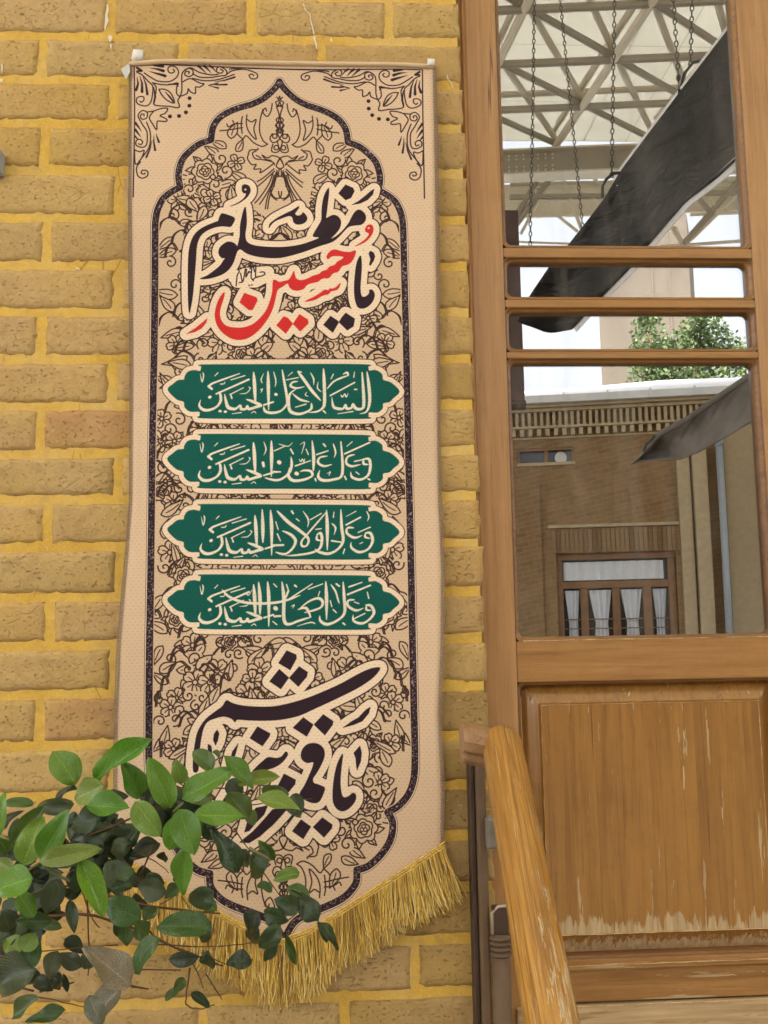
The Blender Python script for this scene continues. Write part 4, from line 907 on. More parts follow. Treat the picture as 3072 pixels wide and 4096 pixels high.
nrm = t.bump(dots, .5, .0008); nrm = t.bump(vw, .4, .0016, nrm); nrm = t.bump(t.noise(v, 38, 4), .6, .0022, nrm); nrm = t.bump(rib, -.6, .0012, nrm)
b = t.n('BsdfPrincipled', Base_Color=c, Roughness=.36, Normal=nrm, Specular_IOR_Level=.45, Coat_Weight=.45, Coat_Roughness=.16)
tl = t.n('BsdfTranslucent', Color=t.mix(1.0, c, (1.3, 1.6, .5), 'MULTIPLY'), Normal=nrm); mx = t.n('MixShader', i0=.16, i1=b.outputs[0], i2=tl.outputs[0])
t.t.links.new(mx.outputs[0], t.out.inputs[0]); M_LEAF = t.m
def leaf_mesh(seed, curl=0.0, oval=.5):
    """unit leaf: base at the origin, tip at +X, width 1 across Y, upper face +Z"""
    r = random.Random(seed); nl, nw = 12, 6; V = []; F = []; UVS = []
    fold = r.uniform(.15, .42); wob = r.uniform(.03, .075); ph = r.uniform(0, 6)
    for i in range(nl+1):
        u = i/nl; hw = max(math.sin(math.pi*u**(.74+oval*.30))**(.80-.22*oval)*(1-.10*u)*1.03 if 0 < u < 1 else 0, .010)*.5
        for j in range(nw+1):
            s = j/nw*2-1; y = s*hw
            z = fold*abs(y)*1.1+wob*math.sin(u*8+ph+s*1.5)*abs(s)-curl*u*u*.55-curl*.35*s*s*.5
            V.append((u-curl*.10*u*u, y, z)); UVS.append((u, .5+s*.5))
    for i in range(nl):
        for j in range(nw): a = i*(nw+1)+j; F.append((a, a+nw+1, a+nw+2, a+1))
    me = bpy.data.meshes.new('leaf'); me.from_pydata(V, [], F); me.update(); me.materials.append(M_LEAF)
    ul = me.uv_layers.new(name='UVMap')
    for lp in me.loops: ul.data[lp.index].uv = UVS[lp.vertex_index]
    me.polygons.foreach_set('use_smooth', [True]*len(me.polygons)); return me
FLATL = [leaf_mesh(k, random.uniform(-.05, .32), random.uniform(.25, .75)) for k in range(9)]
CURLL = [leaf_mesh(20+k, random.uniform(.55, .95), random.uniform(.4, .7)) for k in range(5)]
PY = -.30
root = on_wall(-160, 4096, PY)
shrub = empty('leafy_shrub', (float(root[0]), PY, 0), 'green shrub with glossy oval leaves hanging in front of the lower left of the banner', 'shrub')
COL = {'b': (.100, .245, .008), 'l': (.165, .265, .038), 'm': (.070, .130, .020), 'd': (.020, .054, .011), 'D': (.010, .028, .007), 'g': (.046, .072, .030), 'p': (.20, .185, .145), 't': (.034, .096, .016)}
rl = random.Random(11)
def leaf_at(bx, by, tx, ty, w, cls, lay=0.0):
    """base, tip and width measured in the enlarged crop of the plant"""
    k = .8439; Y = PY-lay*.02
    B = Vector(on_wall(bx*k, 2900+by*k, Y)); T = Vector(on_wall(tx*k, 2900+ty*k, Y-rl.uniform(-.010, .016)))
    d = T-B; L = d.length; wm = w*k*.000335*1.02
    nrm = Vector((rl.uniform(-.5, .5), -1, rl.uniform(-.1, 1.2))); X = d.normalized(); Yv = nrm.cross(X).normalized(); Z = X.cross(Yv)
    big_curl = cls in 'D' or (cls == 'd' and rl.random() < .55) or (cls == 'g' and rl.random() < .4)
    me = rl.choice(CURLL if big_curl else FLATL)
    o = put_obj('leaf', me, None, shrub); o.matrix_parent_inverse = Matrix.Identity(4)
    M = Matrix(((X.x, Yv.x, Z.x, B.x), (X.y, Yv.y, Z.y, B.y), (X.z, Yv.z, Z.z, B.z), (0, 0, 0, 1)))
    o.matrix_basis = Matrix.Translation(-shrub.location) @ M @ Matrix.Diagonal((L*1.04, wm*rl.uniform(.86, 1.0), (L+wm)/2*rl.uniform(.9, 1.7), 1))
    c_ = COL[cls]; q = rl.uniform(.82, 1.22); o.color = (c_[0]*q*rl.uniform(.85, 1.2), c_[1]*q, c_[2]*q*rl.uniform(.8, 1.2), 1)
    return o
LV = """360,282,262,118,150,b,3;450,264,704,62,128,b,3;668,345,585,180,115,b,2;808,392,708,160,122,b,4;862,352,1092,218,132,b,4;862,278,835,168,84,l,3;1012,210,915,118,100,m,2;1202,302,1062,145,100,b,3;1125,280,1320,240,80,l,2;1212,345,1420,402,88,l,4;1385,328,1425,435,90,g,3;1180,445,1078,320,110,m,3;912,428,1158,430,120,b,5;640,362,755,522,130,l,5;862,418,800,608,118,b,5;848,398,920,608,130,b,6;888,570,862,808,110,b,6;412,382,606,392,120,b,5;492,288,350,350,118,l,4;380,638,488,898,112,b,6;
188,642,318,408,118,b,6;185,652,468,580,92,l,7;108,665,195,445,130,l,4;55,560,205,385,88,m,2;155,722,-25,782,150,b,6;88,800,158,908,88,b,4;0,520,8,320,60,b,3;162,372,14,362,58,m,1;352,280,198,342,54,g,0;350,378,158,398,90,g,1;468,442,328,478,120,d,2;660,482,505,595,128,d,1;618,560,498,600,100,d,2;606,342,492,322,54,g,1;752,340,648,338,92,D,0;1135,700,1015,500,108,d,2;1162,592,1118,690,96,d,1;1268,602,1142,702,112,d,3;1302,640,1228,548,60,m,2;1420,702,1300,728,66,l,3;1470,812,1362,762,78,m,2;1425,862,1308,842,92,d,3;1512,932,1428,838,102,d,3;1508,930,1642,1032,58,d,2;1515,950,1560,1020,44,d,1;1248,880,1348,942,82,d,3;1222,880,1160,972,92,D,2;1330,950,1225,1075,100,d,4;1205,960,1160,1072,88,D,1;1312,1020,1252,1142,56,d,3;1358,992,1402,1135,44,m,2;1198,1112,1085,1112,88,D,3;
985,1070,985,1176,84,d,2;938,1105,778,1120,74,D,3;745,1005,606,1172,122,t,6;998,952,748,952,122,t,5;995,930,935,1035,96,d,3;1012,790,892,858,116,d,3;1030,880,925,820,70,m,1;668,925,500,838,130,t,5;790,790,648,760,112,g,5;625,775,498,652,122,d,4;635,690,555,722,72,t,5;700,705,770,800,84,d,2;480,690,360,640,80,d,2;355,655,185,668,60,t,4;268,728,232,896,112,g,4;345,680,372,780,90,d,2;330,828,352,982,58,g,2;250,930,75,930,76,t,3;292,960,178,936,58,m,2;100,1075,28,1015,92,l,4;110,1075,165,985,88,l,4;195,1030,30,1130,150,t,3;270,1070,205,1212,92,g,2;165,1150,-20,1230,190,g,6;185,1290,60,1390,92,m,4;312,1352,120,1402,78,t,3;10,880,58,1010,110,g,3;622,1238,412,1052,160,p,4;565,1250,430,1400,150,p,2;420,1280,480,1420,90,p,3;872,1195,830,1262,64,m,2;842,1262,780,1300,52,m,2;905,1270,990,1335,48,d,2;
385,1150,272,1085,78,g,1;592,958,600,1045,72,m,1;545,925,602,1005,78,d,1;735,862,688,930,78,m,1;760,560,608,602,120,D,-1;775,600,765,655,64,D,-1;560,520,480,440,110,D,-1;700,430,800,330,100,D,-1;960,470,1060,400,100,D,-1;430,600,350,560,110,D,-1;520,700,480,800,110,D,-1;640,800,680,900,90,D,-1;900,480,1000,420,110,d,-1;250,560,330,640,100,D,-1;1080,260,1140,330,90,g,0;1010,340,900,360,80,m,0;1240,300,1340,330,60,m,1;1370,330,1250,300,56,g,1;100,830,20,920,110,d,2;60,1010,-30,940,120,d,2;40,600,-30,520,90,m,3;70,700,-20,640,90,l,4;260,1180,230,1240,60,D,1;170,1200,215,1235,70,D,1;300,1180,325,1280,34,D,1;400,1160,440,1060,80,g,0;410,560,520,470,110,d,0;300,700,200,780,90,d,0;700,1000,640,940,90,m,1;880,720,800,690,80,d,0;1180,400,1200,470,60,m,1;1040,150,1010,125,40,m,1;620,260,700,330,90,d,0;800,300,860,330,70,d,0;580,760,540,840,90,d,1;450,640,380,700,90,d,1;860,760,780,820,70,m,0;1290,790,1220,760,60,m,1;1380,780,1440,880,70,d,2"""
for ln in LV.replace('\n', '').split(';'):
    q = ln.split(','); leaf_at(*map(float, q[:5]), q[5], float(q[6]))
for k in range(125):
    # dark leaves filling the inside of the bush
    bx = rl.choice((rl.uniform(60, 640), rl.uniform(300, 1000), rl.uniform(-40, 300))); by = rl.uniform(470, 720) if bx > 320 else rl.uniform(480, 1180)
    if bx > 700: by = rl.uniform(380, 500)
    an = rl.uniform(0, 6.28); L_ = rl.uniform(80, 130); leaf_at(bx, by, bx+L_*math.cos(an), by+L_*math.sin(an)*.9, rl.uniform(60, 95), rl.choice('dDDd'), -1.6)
M_TWIG = flat('twig_bark', (.125, .062, .028), .8, .35, 120, .5); M_GREEN = flat('green_stalk', (.16, .17, .06), .6, .2, 80)
TW = """-120,700 180,892 400,898 600,950 750,1022 950,1100 1055,1142|6;480,800 720,860 1045,892|6;405,690 422,1050 415,1190|4;378,750 430,900 472,962|3.2;740,1008 870,1080 940,1180 962,1252|3.5;902,1150 882,1280 892,1332 960,1345 1018,1325|3.5;978,1180 1052,1302|3.2;620,1236 704,1250|4.5;722,575 668,705|4.5;580,620 665,752|3.2;188,1262 352,1220|5;178,1290 290,1312 402,1340|3;-60,1100 300,1062 430,1050|3;600,1160 860,1160|4;745,1040 1010,1052 1205,1030|3;1248,700 1335,822|3;1345,942 1425,878|3;-150,1000 60,860 200,780 380,760|6;640,600 740,650 800,700|2.5;975,590 1080,600 1140,590|3;1110,490 1180,590 1270,660|3.5;760,850 830,810|3;860,810 900,870|3;430,520 560,470 760,380 1000,300 1200,330|5;560,1040 430,1050|2.5;990,1100 1090,1140|3;1170,380 1330,360 1478,350|2.5;-200,1500 -40,1250 160,1260|7;650,910 740,1010 800,1040|4.5"""
for ln in TW.split(';'):
    p_, r_ = ln.split('|'); pp = [tuple(map(float, q.split(','))) for q in p_.split()]
    P3 = [Vector(on_wall(x*.8439, 2900+y*.8439, PY+rl.uniform(-.004, .014))) for x, y in pp]
    sm = smooth([tuple(q) for q in P3] if False else [(q.x, q.z) for q in P3], False, 5); ys = np.interp(np.linspace(0, 1, len(sm)), np.linspace(0, 1, len(P3)), [q.y for q in P3])
    n = len(sm); rad = float(r_)*.00033
    MB().tube([(a[0]+rl.uniform(-.0006, .0006), y, a[1]+rl.uniform(-.0006, .0006)) for a, y in zip(sm, ys)], [rad*(1-.45*i/(n-1))*rl.uniform(.88, 1.15) for i in range(n)], 6).build('twig', M_TWIG, shrub, True)
for p_ in ("0,525 45,545", "125,695 160,670 190,652", "820,412 868,368", "190,652 250,700 330,740", "1280,640 1180,580"):
    P3 = [Vector(on_wall(float(q.split(',')[0])*.8439, 2900+float(q.split(',')[1])*.8439, PY-.08)) for q in p_.split()]
    MB().tube(P3, .0017, 6).build('stalk', M_GREEN, shrub, True)
x0, _, z0 = on_wall(-160, 4200, PY)
MB().tube([(x0-.05, PY, 0), (x0-.03, PY+.01, .35), (x0+.01, PY, .7), (x0, PY, z0), (float(on_wall(-150, 3700, PY)[0]), PY, float(on_wall(-150, 3700, PY)[2]))], [.014, .012, .009, .006, .004], 8).build('stem', M_TWIG, shrub, True)
# ================================================================== the courtyard, seen only in the panes
# A thing mirrored in the glass at apparent distance D behind it stands at distance D in front of it.
def rf(px, py, D):
    q = on_wall(px, py, D); return Vector((float(q[0]), 2*GLASS_Y-D, float(q[2])))
def rf_plane(px, py, O, n):
    """mirrored pixel on a vertical plane through apparent point O with apparent normal n"""
    d = FW+RT*(px-1536)/FPX-UP*(py-2048)/FPX; k = float((O-EYEV)@n/(d@n)); q = EYEV+d*k
    return Vector((float(q[0]), 2*GLASS_Y-float(q[1]), float(q[2])))
M_STEEL = flat('cream_steel', (.58, .53, .42), .55, .10, 3)
M_STEELD = flat('dusty_steel', (.30, .27, .215), .6, .15, 3)
def on_level(px, py, z):
    d = FW+RT*(px-1536)/FPX-UP*(py-2048)/FPX; k = (z-EYE[2])/d[2]; q = EYEV+d*k; return Vector((float(q[0]), 2*GLASS_Y-float(q[1]), z))
ZR = 9.5
A1, B1_, B4 = on_level(2097, 37, ZR), on_level(2603, 15, ZR), on_level(2221, 586, ZR)
U_, V_ = B1_-A1, (B4-B1_)/3
canopy = empty('courtyard_canopy', (float(B4.x), float(B4.y), 0), 'cream steel space frame roof with pale panels over the courtyard, mirrored in the top pane', 'canopy')
def node(c, r, up=0.0): return B1_+U_*c+V_*(r-1)+Vector((0, 0, up))
UNIT = MB().tube([(0, 0, 0), (0, 0, 1)], 1, 8).mesh('truss_member'); UNIT.materials.append(M_STEEL)
UNITD = UNIT.copy(); UNITD.materials.clear(); UNITD.materials.append(M_STEELD)
rest = MB()
def member(a, b, r, dark=False, single=True, parent=None, name='truss_member'):
    if not single: rest.tube([a, b], r, 6, False); return
    d = b-a; o = put_obj(name, UNITD if dark else UNIT, None, parent or canopy); o.matrix_parent_inverse = Matrix.Identity(4)
    Z = d.normalized(); X = Z.orthogonal().normalized(); Y = Z.cross(X)
    M = Matrix(((X.x, Y.x, Z.x, a.x), (X.y, Y.y, Z.y, a.y), (X.z, Y.z, Z.z, a.z), (0, 0, 0, 1)))
    o.matrix_basis = Matrix.Translation(-(parent or canopy).location) @ M @ Matrix.Diagonal((r, r, d.length, 1))
for c in range(-4, 6):
    for r in range(-7, 5):
        sh = -2 <= c <= 3 and r >= 0
        if r < 4: member(node(c, r), node(c, r+1), .062, False, sh)
        if r < 4: member(node(c, r, .42)+U_*.035, node(c, r+1, .42)+U_*.035, .045, False, sh); member(node(c, r, .22)-U_*.03, node(c, r+1, .22)-U_*.03, .040, False, sh)
        if c < 5:
            if r != 4: member(node(c, r), node(c+1, r), .058, True, sh)
            if r == 3: member(node(c, r, .25), node(c+1, r, .25), .05, False, sh)
            if r < 4: member(node(c, r, .05), node(c+1, r+1, .05), .050, True, sh)
            if r < 3: member(node(c, r, .15), node(c+1, r+2, .15), .050, False, sh)
tag(rest.build('overhead_lattice', M_STEEL, canopy), kind='stuff')
t = NT('canopy_panel'); v = t.coord((1, 1, 1)); pc = t.ramp(t.noise(v, .35, 4), (.35, (.62, .60, .53)), (.65, (.70, .68, .61)))
seam = t.n('TexBrick', Vector=v, Scale=.55, _offset=0.0, Color1=(1, 1, 1), Color2=(.97, .97, .97), Mortar=(.72, .72, .68), Mortar_Size=.006, Brick_Width=1.6, Row_Height=.9).outputs[0]
pc = t.mix(1.0, pc, seam, 'MULTIPLY'); d_ = t.n('BsdfDiffuse', Color=t.mix(1.0, pc, (.37, .40, .43), 'MULTIPLY')); tl = t.n('BsdfTranslucent', Color=pc); mx = t.n('MixShader', i0=.50, i1=d_.outputs[0], i2=tl.outputs[0])
t.t.links.new(mx.outputs[0], t.out.inputs[0]); M_PANEL = t.m
yE = on_level(2221, 566, ZR+1.25).y; y0_ = 9.0
for k in range(12):
    xa = -16+k*3.0
    ob = MB().hexa([(xa, yE, ZR+1.25), (xa+2.996, yE, ZR+1.25), (xa+2.996, y0_, ZR+1.9), (xa, y0_, ZR+1.9), (xa, yE, ZR+1.28), (xa+2.996, yE, ZR+1.28), (xa+2.996, y0_, ZR+1.93), (xa, y0_, ZR+1.93)]).build('roof_panel', M_PANEL, canopy)
# girder with bolted plate under the edge of the roof
g0, g1 = node(-5, 4), node(7, 4); yy = (g0.y+g1.y)/2
zg1 = rf(2300, 593, 2*GLASS_Y-yy)[2]; zg0 = rf(2300, 682, 2*GLASS_Y-yy)[2]
gd = (g1-g0).normalized(); gn = Vector((-gd.y, gd.x, 0))
def gbox(s0, s1, t0, t1, z0, z1, name, m, par=canopy):
    pts = []
    for z in (z0, z1):
        for s, q in ((s0, t0), (s1, t0), (s1, t1), (s0, t1)): p = g0+gd*s+gn*q; pts.append((p.x, p.y, z))
    return MB().hexa(pts).build(name, m, par)
LG = (g1-g0).length
gbox(0, LG, -.03, .03, zg0, zg1, 'girder_web', M_STEELD); gbox(0, LG, -.16, .16, zg1, zg1+.03, 'girder_flange', M_STEEL); gbox(0, LG, -.16, .16, zg0-.03, zg0, 'girder_flange', M_STEEL)
bolt = MB().tube([(0, -.03, 0), (0, .03, 0)], .022, 6)
sp = rf(2110, 640, 2*GLASS_Y-yy); s_c = (sp-g0).dot(gd)
gbox(s_c-.75, s_c+.55, .035, .055, zg0+.03, zg1-.03, 'splice_plate', M_STEELD)
mb = MB()
for i in range(10):
    for z in (zg0+.06, zg0+.13, zg1-.13, zg1-.06):
        p = g0+gd*(s_c-.65+i*.12)+gn*.07; mb.tube([(p.x, p.y-.02, z), (p.x, p.y+.02, z)], .018, 5)
tag(mb.build('bolt_heads', M_STEEL, canopy), kind='stuff')
# lower end truss hanging beyond the girder
DE = 2*GLASS_Y-yy+.9
ET = [(2040, 737, 3072, 722, 5), (2040, 752, 3072, 745, 4), (2040, 790, 2420, 786, 8), (2760, 772, 3072, 768, 8), (2040, 806, 2410, 802, 4), (2040, 862, 2330, 857, 4), (2760, 858, 3072, 846, 4.5), (2040, 966, 2290, 974, 3), (2640, 986, 3072, 958, 4.5),
      (2215, 700, 2060, 905, 8), (2150, 725, 2050, 890, 7), (2190, 745, 2085, 935, 4), (2245, 700, 2330, 925, 5), (2160, 808, 2312, 925, 4), (2290, 745, 2400, 815, 5), (2370, 700, 2440, 830, 5), (2100, 720, 2160, 790, 5), (2960, 715, 2730, 978, 8), (2985, 740, 2760, 960, 5), (2840, 790, 2870, 855, 6), (2850, 862, 2790, 792, 7), (2890, 822, 2925, 850, 4), (2695, 905, 2730, 976, 5), (2660, 880, 2725, 976, 4), (2990, 705, 3060, 860, 5), (3060, 800, 2990, 960, 5)]
for a, b, c_, d_2, r in ET: member(rf(a, b, DE), rf(c_, d_2, DE), r*2.0*DE/4200, r > 6, True)
gbox(-3, LG+3, -1.5, -1.45, rf(2300, 800, DE)[2], rf(2300, 660, DE)[2], 'fascia_panel', M_STEEL)
# chains
M_CHAIN = flat('dark_chain', (.075, .065, .05), .5, .3, 30)
LINK = MB(); ring_ = [(0, .026*math.cos(a)*.52, .028*math.sin(a)) for a in np.linspace(0, 2*math.pi, 9)]
LINK = MB().tube(ring_, .0052, 5, False).mesh('link'); LINK.materials.append(M_CHAIN)
def chain(px0, py0, px1, py1, D0, D1, label):
    a, b = rf(px0, py0, D0), rf(px1, py1, D1)
    ch = empty('chain', tuple(b), label, 'chain', 'chains hanging from the canopy'); n = int((a-b).length/.047)
    d = (a-b).normalized(); q = d.to_track_quat('Z', 'Y')
    for k in range(n+1):
        o = put_obj('link', LINK, None, ch); o.matrix_parent_inverse = Matrix.Identity(4)
        o.location = d*(k*.047); o.rotation_euler = (q @ __import__('mathutils').Quaternion((0, 0, 1), math.pi/2*(k % 2)+.4)).to_euler()
chain(2138, -40, 2122, 975, 7, 7, 'leftmost of the five thin chains hanging in the top pane')
chain(2236, -40, 2330, 900, 7.5, 7.5, 'long slanting chain second from the left in the top pane')
chain(2458, -60, 2447, 700, 6, 6, 'thick chain in the middle of the top pane ending on a bent hook')
chain(2690, -60, 2714, 310, 5.6, 5.6, 'chain left of a pair above the black cloth, ending on its hook')
chain(2770, -60, 2762, 255, 5.6, 5.6, 'shorter chain right of a pair above the black cloth')
# long black cloth and the smaller grey one
def strip_cloth(up, lo, m, sag, name, folds, nseg=60, rows=14):
    U3 = [rf(*p) for p in up]; L3 = [rf(*p) for p in lo]
    def res(P, n):
        P = np.array([tuple(q) for q in P]); c = np.concatenate([[0], np.cumsum(np.linalg.norm(np.diff(P, axis=0), axis=1))]); s = np.linspace(0, c[-1], n)
        return np.stack([np.interp(s, c, P[:, k]) for k in range(3)], 1)
    a, b = res(U3, nseg), res(L3, nseg); G = np.zeros((rows, nseg, 3))
    for i in range(rows):
        t_ = i/(rows-1); G[i] = a*(1-t_)+b*t_; G[i, :, 1] -= sag*math.sin(math.pi*t_)
        G[i, :, 1] += folds*np.sin(np.linspace(0, 26, nseg)+t_*5)*math.sin(math.pi*t_)+folds*.6*np.sin(np.linspace(0, 61, nseg)-t_*7)*t_*(1-t_)*3
    me = MB().grid(G); return me, a, b
t = NT('black_cloth'); n_ = t.noise(t.coord((1, 1, 1)), 2.2, 6, .6, .8)
M_BLACK = t.pbsdf(t.ramp(n_, (.38, (.007, .0055, .0045)), (.58, (.017, .0135, .011)), (.85, (.065, .058, .052))), .42, t.bump(t.noise(t.coord((.6, 1, 2.5)), 3.5, 5, .6, 1.0), .8, .06))
drape = empty('black_cloth', tuple(rf(2500, 900, 6)), 'long black cloth stretched slantwise under the canopy on chains', 'cloth')
mb, a_, b_ = strip_cloth([(3300, -420, 4.3), (2920, 110, 5.0), (2720, 370, 5.5), (2480, 690, 6.2), (2420, 790, 6.4), (2274, 978, 6.8), (2202, 1058, 7), (2120, 1180, 7.3), (2070, 1285, 7.5)],
                         [(3500, 150, 4.1), (2990, 600, 4.8), (2870, 710, 5.1), (2740, 810, 5.5), (2595, 978, 6.1), (2535, 1058, 6.3), (2412, 1185, 6.8), (2340, 1262, 7.1), (2290, 1318, 7.3)], M_BLACK, .16, 'x', .048)
o = mb.build('sheet', M_BLACK, drape, True); o.modifiers.new('t', 'SOLIDIFY').thickness = .01
M_CORD_SLIT_LIGHT = flat('pale_cord_and_slit_light', (.85, .85, .86), .6)
mb = MB()
for k in range(0, 59):
    for arr, off in ((a_, .035), (b_, .03)):
        if (arr is a_ and 8 < k < 36) or (arr is b_):  # upper edge: pale cords stand in for light through slits; lower edge: rope
            for q in (0, .33, .66):
                p = Vector(arr[k]*(1-q)+arr[k+1]*q); mb.tube([p+Vector((0, 0, off)), p+Vector((.03, .01, -off))], .011, 4)
tag(mb.build('lacing_slit_light', M_CORD_SLIT_LIGHT, drape), kind='stuff')
M_HOOK = flat('hook_metal', (.05, .045, .04), .5)
for pts in (((2447, 700), (2425, 718), (2410, 745), (2410, 790)), ((2485, 692), (2450, 695), (2425, 718)), ((2714, 305), (2716, 372), (2740, 290), (2770, 250), (2810, 243))):
    MB().tube([rf(x, y, 5.9 if x < 2600 else 5.5) for x, y in pts], .013, 6).build('hook', M_HOOK, drape, True)
t = NT('grey_canvas'); n_ = t.noise(t.coord((1, 1, 1)), 3, 6, .6, .5)
M_CANV = t.pbsdf(t.ramp(n_, (.35, (.14, .12, .10)), (.75, (.26, .235, .205))), .8, t.bump(n_, .4, .04))
aw = empty('rolled_awning', tuple(rf(2780, 1720, 8)), 'grey canvas awning hanging slantwise beside the brick house front, mirrored in the large pane', 'awning')
mb, a2, b2 = strip_cloth([(3200, 1405, 7.2), (3060, 1478, 7.4), (3001, 1510, 7.5), (2870, 1600, 7.8), (2745, 1690, 8.1), (2640, 1742, 8.4), (2545, 1838, 8.6)],
                         [(3200, 1600, 7.0), (3060, 1668, 7.2), (2990, 1698, 7.4), (2880, 1765, 7.7), (2800, 1808, 8.0), (2722, 1838, 8.3), (2555, 1846, 8.6)], M_CANV, .22, 'y', .035)
o = mb.build('canvas', M_CANV, aw, True); o.modifiers.new('t', 'SOLIDIFY').thickness = .012
MB().tube([Vector(p)+Vector((0, 0, .02)) for p in a2[::4]], .035, 8).build('roller', M_CANV, aw, True)
MB().tube([rf(2620, 1742, 8.3), rf(2600, 1765, 8.3), rf(2585, 1775, 8.3), rf(2575, 1800, 8.3)], .014, 6).build('hook', M_HOOK, aw, True)
# brown rolled blind hanging at the edge of the panes
bl = empty('hanging_blind', tuple(rf(2045, 1610, 8)), 'narrow dark brown blind hanging at the left edge of the panes', 'blind')
M_BL = flat('brown_blind', (.075, .045, .035), .8, .3, 6, .2)
p0, p1 = rf(1990, 1620, 8), rf(2071, 846, 8)
MB().box((p0.x, p0.y-.03, p0.z), (p1.x, p0.y+.03, p1.z)).build('blind_cloth', M_BL, bl); MB().tube([(p0.x-.02, p0.y, p0.z), (p1.x+.01, p0.y, p0.z)], .05, 10).build('roll', M_BL, bl, True)

# ---- the house across the yard -----------------------------------------------------
O_ = on_wall(2500, 2300, 14.0); ang = math.radians(12); EN = np.array([math.cos(ang), -math.sin(ang), 0]); NN = np.array([math.sin(ang), math.cos(ang), 0])
def hs(px, py, off=0.0):
    """photo pixel -> (s along the front, z) on the front plane moved off metres towards the yard"""
    d = FW+RT*(px-1536)/FPX-UP*(py-2048)/FPX; Oo = O_-NN*off; k = float((Oo-EYEV)@NN/(d@NN)); q = EYEV+d*k; return float((q-Oo)@EN), float(q[2])
def H(s, z, off=0.0):
    q = O_-NN*off+EN*s; return (float(q[0]), 2*GLASS_Y-float(q[1]), z)
def hbox(s0, s1, z0, z1, n0, n1, name=None, m=None, par=None, mbx=None):
    pts = [H(s, z, n) for z in (z0, z1) for s, n in ((s0, n0), (s1, n0), (s1, n1), (s0, n1))]
    if mbx is not None: return mbx.hexa(pts)
    return MB().hexa(pts).build(name, m, par)
house = empty('brick_house', H(0, 0), 'low brown brick house with dentil cornice and curtained window, mirrored in the large pane', 'house')
t = NT('house_brick'); cc = t.n('Mapping', Vector=t.coord(), Rotation=(math.pi/2, 0, ang)).outputs[0]
bt = t.n('TexBrick', Vector=cc, Scale=4.6, Color1=(.26, .155, .068), Color2=(.19, .11, .048), Mortar=(.36, .25, .125), Mortar_Size=.016, Brick_Width=1.0, Row_Height=.36)
hb = t.mix(t.ramp(t.noise(t.coord(), .9, 5), (.35, 0), (.75, .45)), bt.outputs[0], (.36, .26, .14)); hb = t.mix(t.ramp(t.noise(t.coord((1, 1, 3)), 9, 4), (.5, 0), (.75, .4)), hb, (.15, .09, .045))
M_HB = t.pbsdf(hb, .9, t.bump(bt.outputs[1], -.5, .01))
M_HL = flat('pale_brick', (.46, .37, .235), .9, .12, 12, .3); M_HD = flat('dark_brick', (.20, .12, .055), .9, .2, 10, .3)
s_l, s_r = hs(1500, 1700)[0]-9, hs(3600, 1700)[0]+7; zt1 = hs(2500, 1622)[1]
(ws0, _), (ws1, _) = hs(2226, 2300), hs(2706, 2300); wzt = hs(2466, 2210)[1]; wzb = .55
(vs0, vz0), (vs1, vz1) = hs(2070, 1866), hs(2298, 1785)
hbox(s_l, vs0, vz0, zt1, -.3, 0, 'wall', M_HB, house); hbox(vs0, vs1, vz1, zt1, -.3, 0, 'wall', M_HB, house); hbox(vs1, s_r, vz0, zt1, -.3, 0, 'wall', M_HB, house)
hbox(s_l, s_r, wzt, vz0, -.3, 0, 'wall', M_HB, house); hbox(s_l, ws0, 0, wzt, -.3, 0, 'wall', M_HB, house); hbox(ws1, s_r, 0, wzt, -.3, 0, 'wall', M_HB, house); hbox(ws0, ws1, 0, wzb, -.3, 0, 'wall', M_HB, house)
def zz(px, py): return hs(px, py)[1]
hbox(s_l, s_r, zt1, zz(2500, 1612), -.3, .22, 'cornice', M_HL, house)
hbox(s_l, s_r, zz(2400, 1640), zz(2400, 1628), 0, .13, 'ledge', M_HL, house)
hbox(s_l, s_r, zz(2400, 1706), zz(2400, 1697), 0, .12, 'ledge', M_HL, house)
hbox(s_l, s_r, zz(2400, 1745), zz(2400, 1738), 0, .03, 'ledge', M_HL, house)
DENT = MB().hexa([(-.024, -.05, 0), (.024, -.05, 0), (.024, .05, 0), (-.024, .05, 0), (-.024, -.05, 1), (.024, -.05, 1), (.024, .05, 1), (-.024, .05, 1)]).mesh('dentil'); DENT.materials.append(M_HL)
def dentils(px0, px1, z0, z1, step, w, off):
    s = hs(px0, 1650)[0]; e = hs(px1, 1650)[0]
    while s < e:
        o = put_obj('dentil', DENT, None, house); o.matrix_parent_inverse = Matrix.Identity(4)
        o.location = Vector(H(s, z0, off))-house.location; o.rotation_euler = (0, 0, ang); o.scale = (w, 1, z1-z0); s += step
dentils(2020, 3080, zz(2400, 1696), zz(2400, 1641), .098, 1.0, .045)
dentils(2020, 3080, zz(2400, 1736), zz(2400, 1708), .135, 1.3, .055)
t = NT('zinc'); M_ZINC = t.pbsdf(t.ramp(t.noise(t.coord(), 2, 4), (.3, (.62, .65, .68)), (.7, (.76, .78, .80))), .5)
M_WHITE = flat('white_roofing', (.82, .83, .84), .6, .03, 1)
hbox(s_l, s_r, zz(2500, 1611), zz(2500, 1583), -.3, .34, 'gutter', M_ZINC, house)
for px in (2062, 2252, 2425, 2592, 2765, 2940):
    s = hs(px, 1590)[0]; hbox(s-.012, s+.012, zz(2500, 1612), zz(2500, 1576), .345, .37, 'gutter_bracket', M_ZINC, house)
ze = zz(2500, 1582)
ridge = MB(); q = [H(s_l, ze, .3), H(s_r, ze, .3), H(s_r, ze+.9, -5), H(hs(2660, 1560)[0]+.6, ze+1.44, -5), H(hs(2410, 1560)[0], ze+1.38, -5), H(s_l, ze+1.22, -5)]
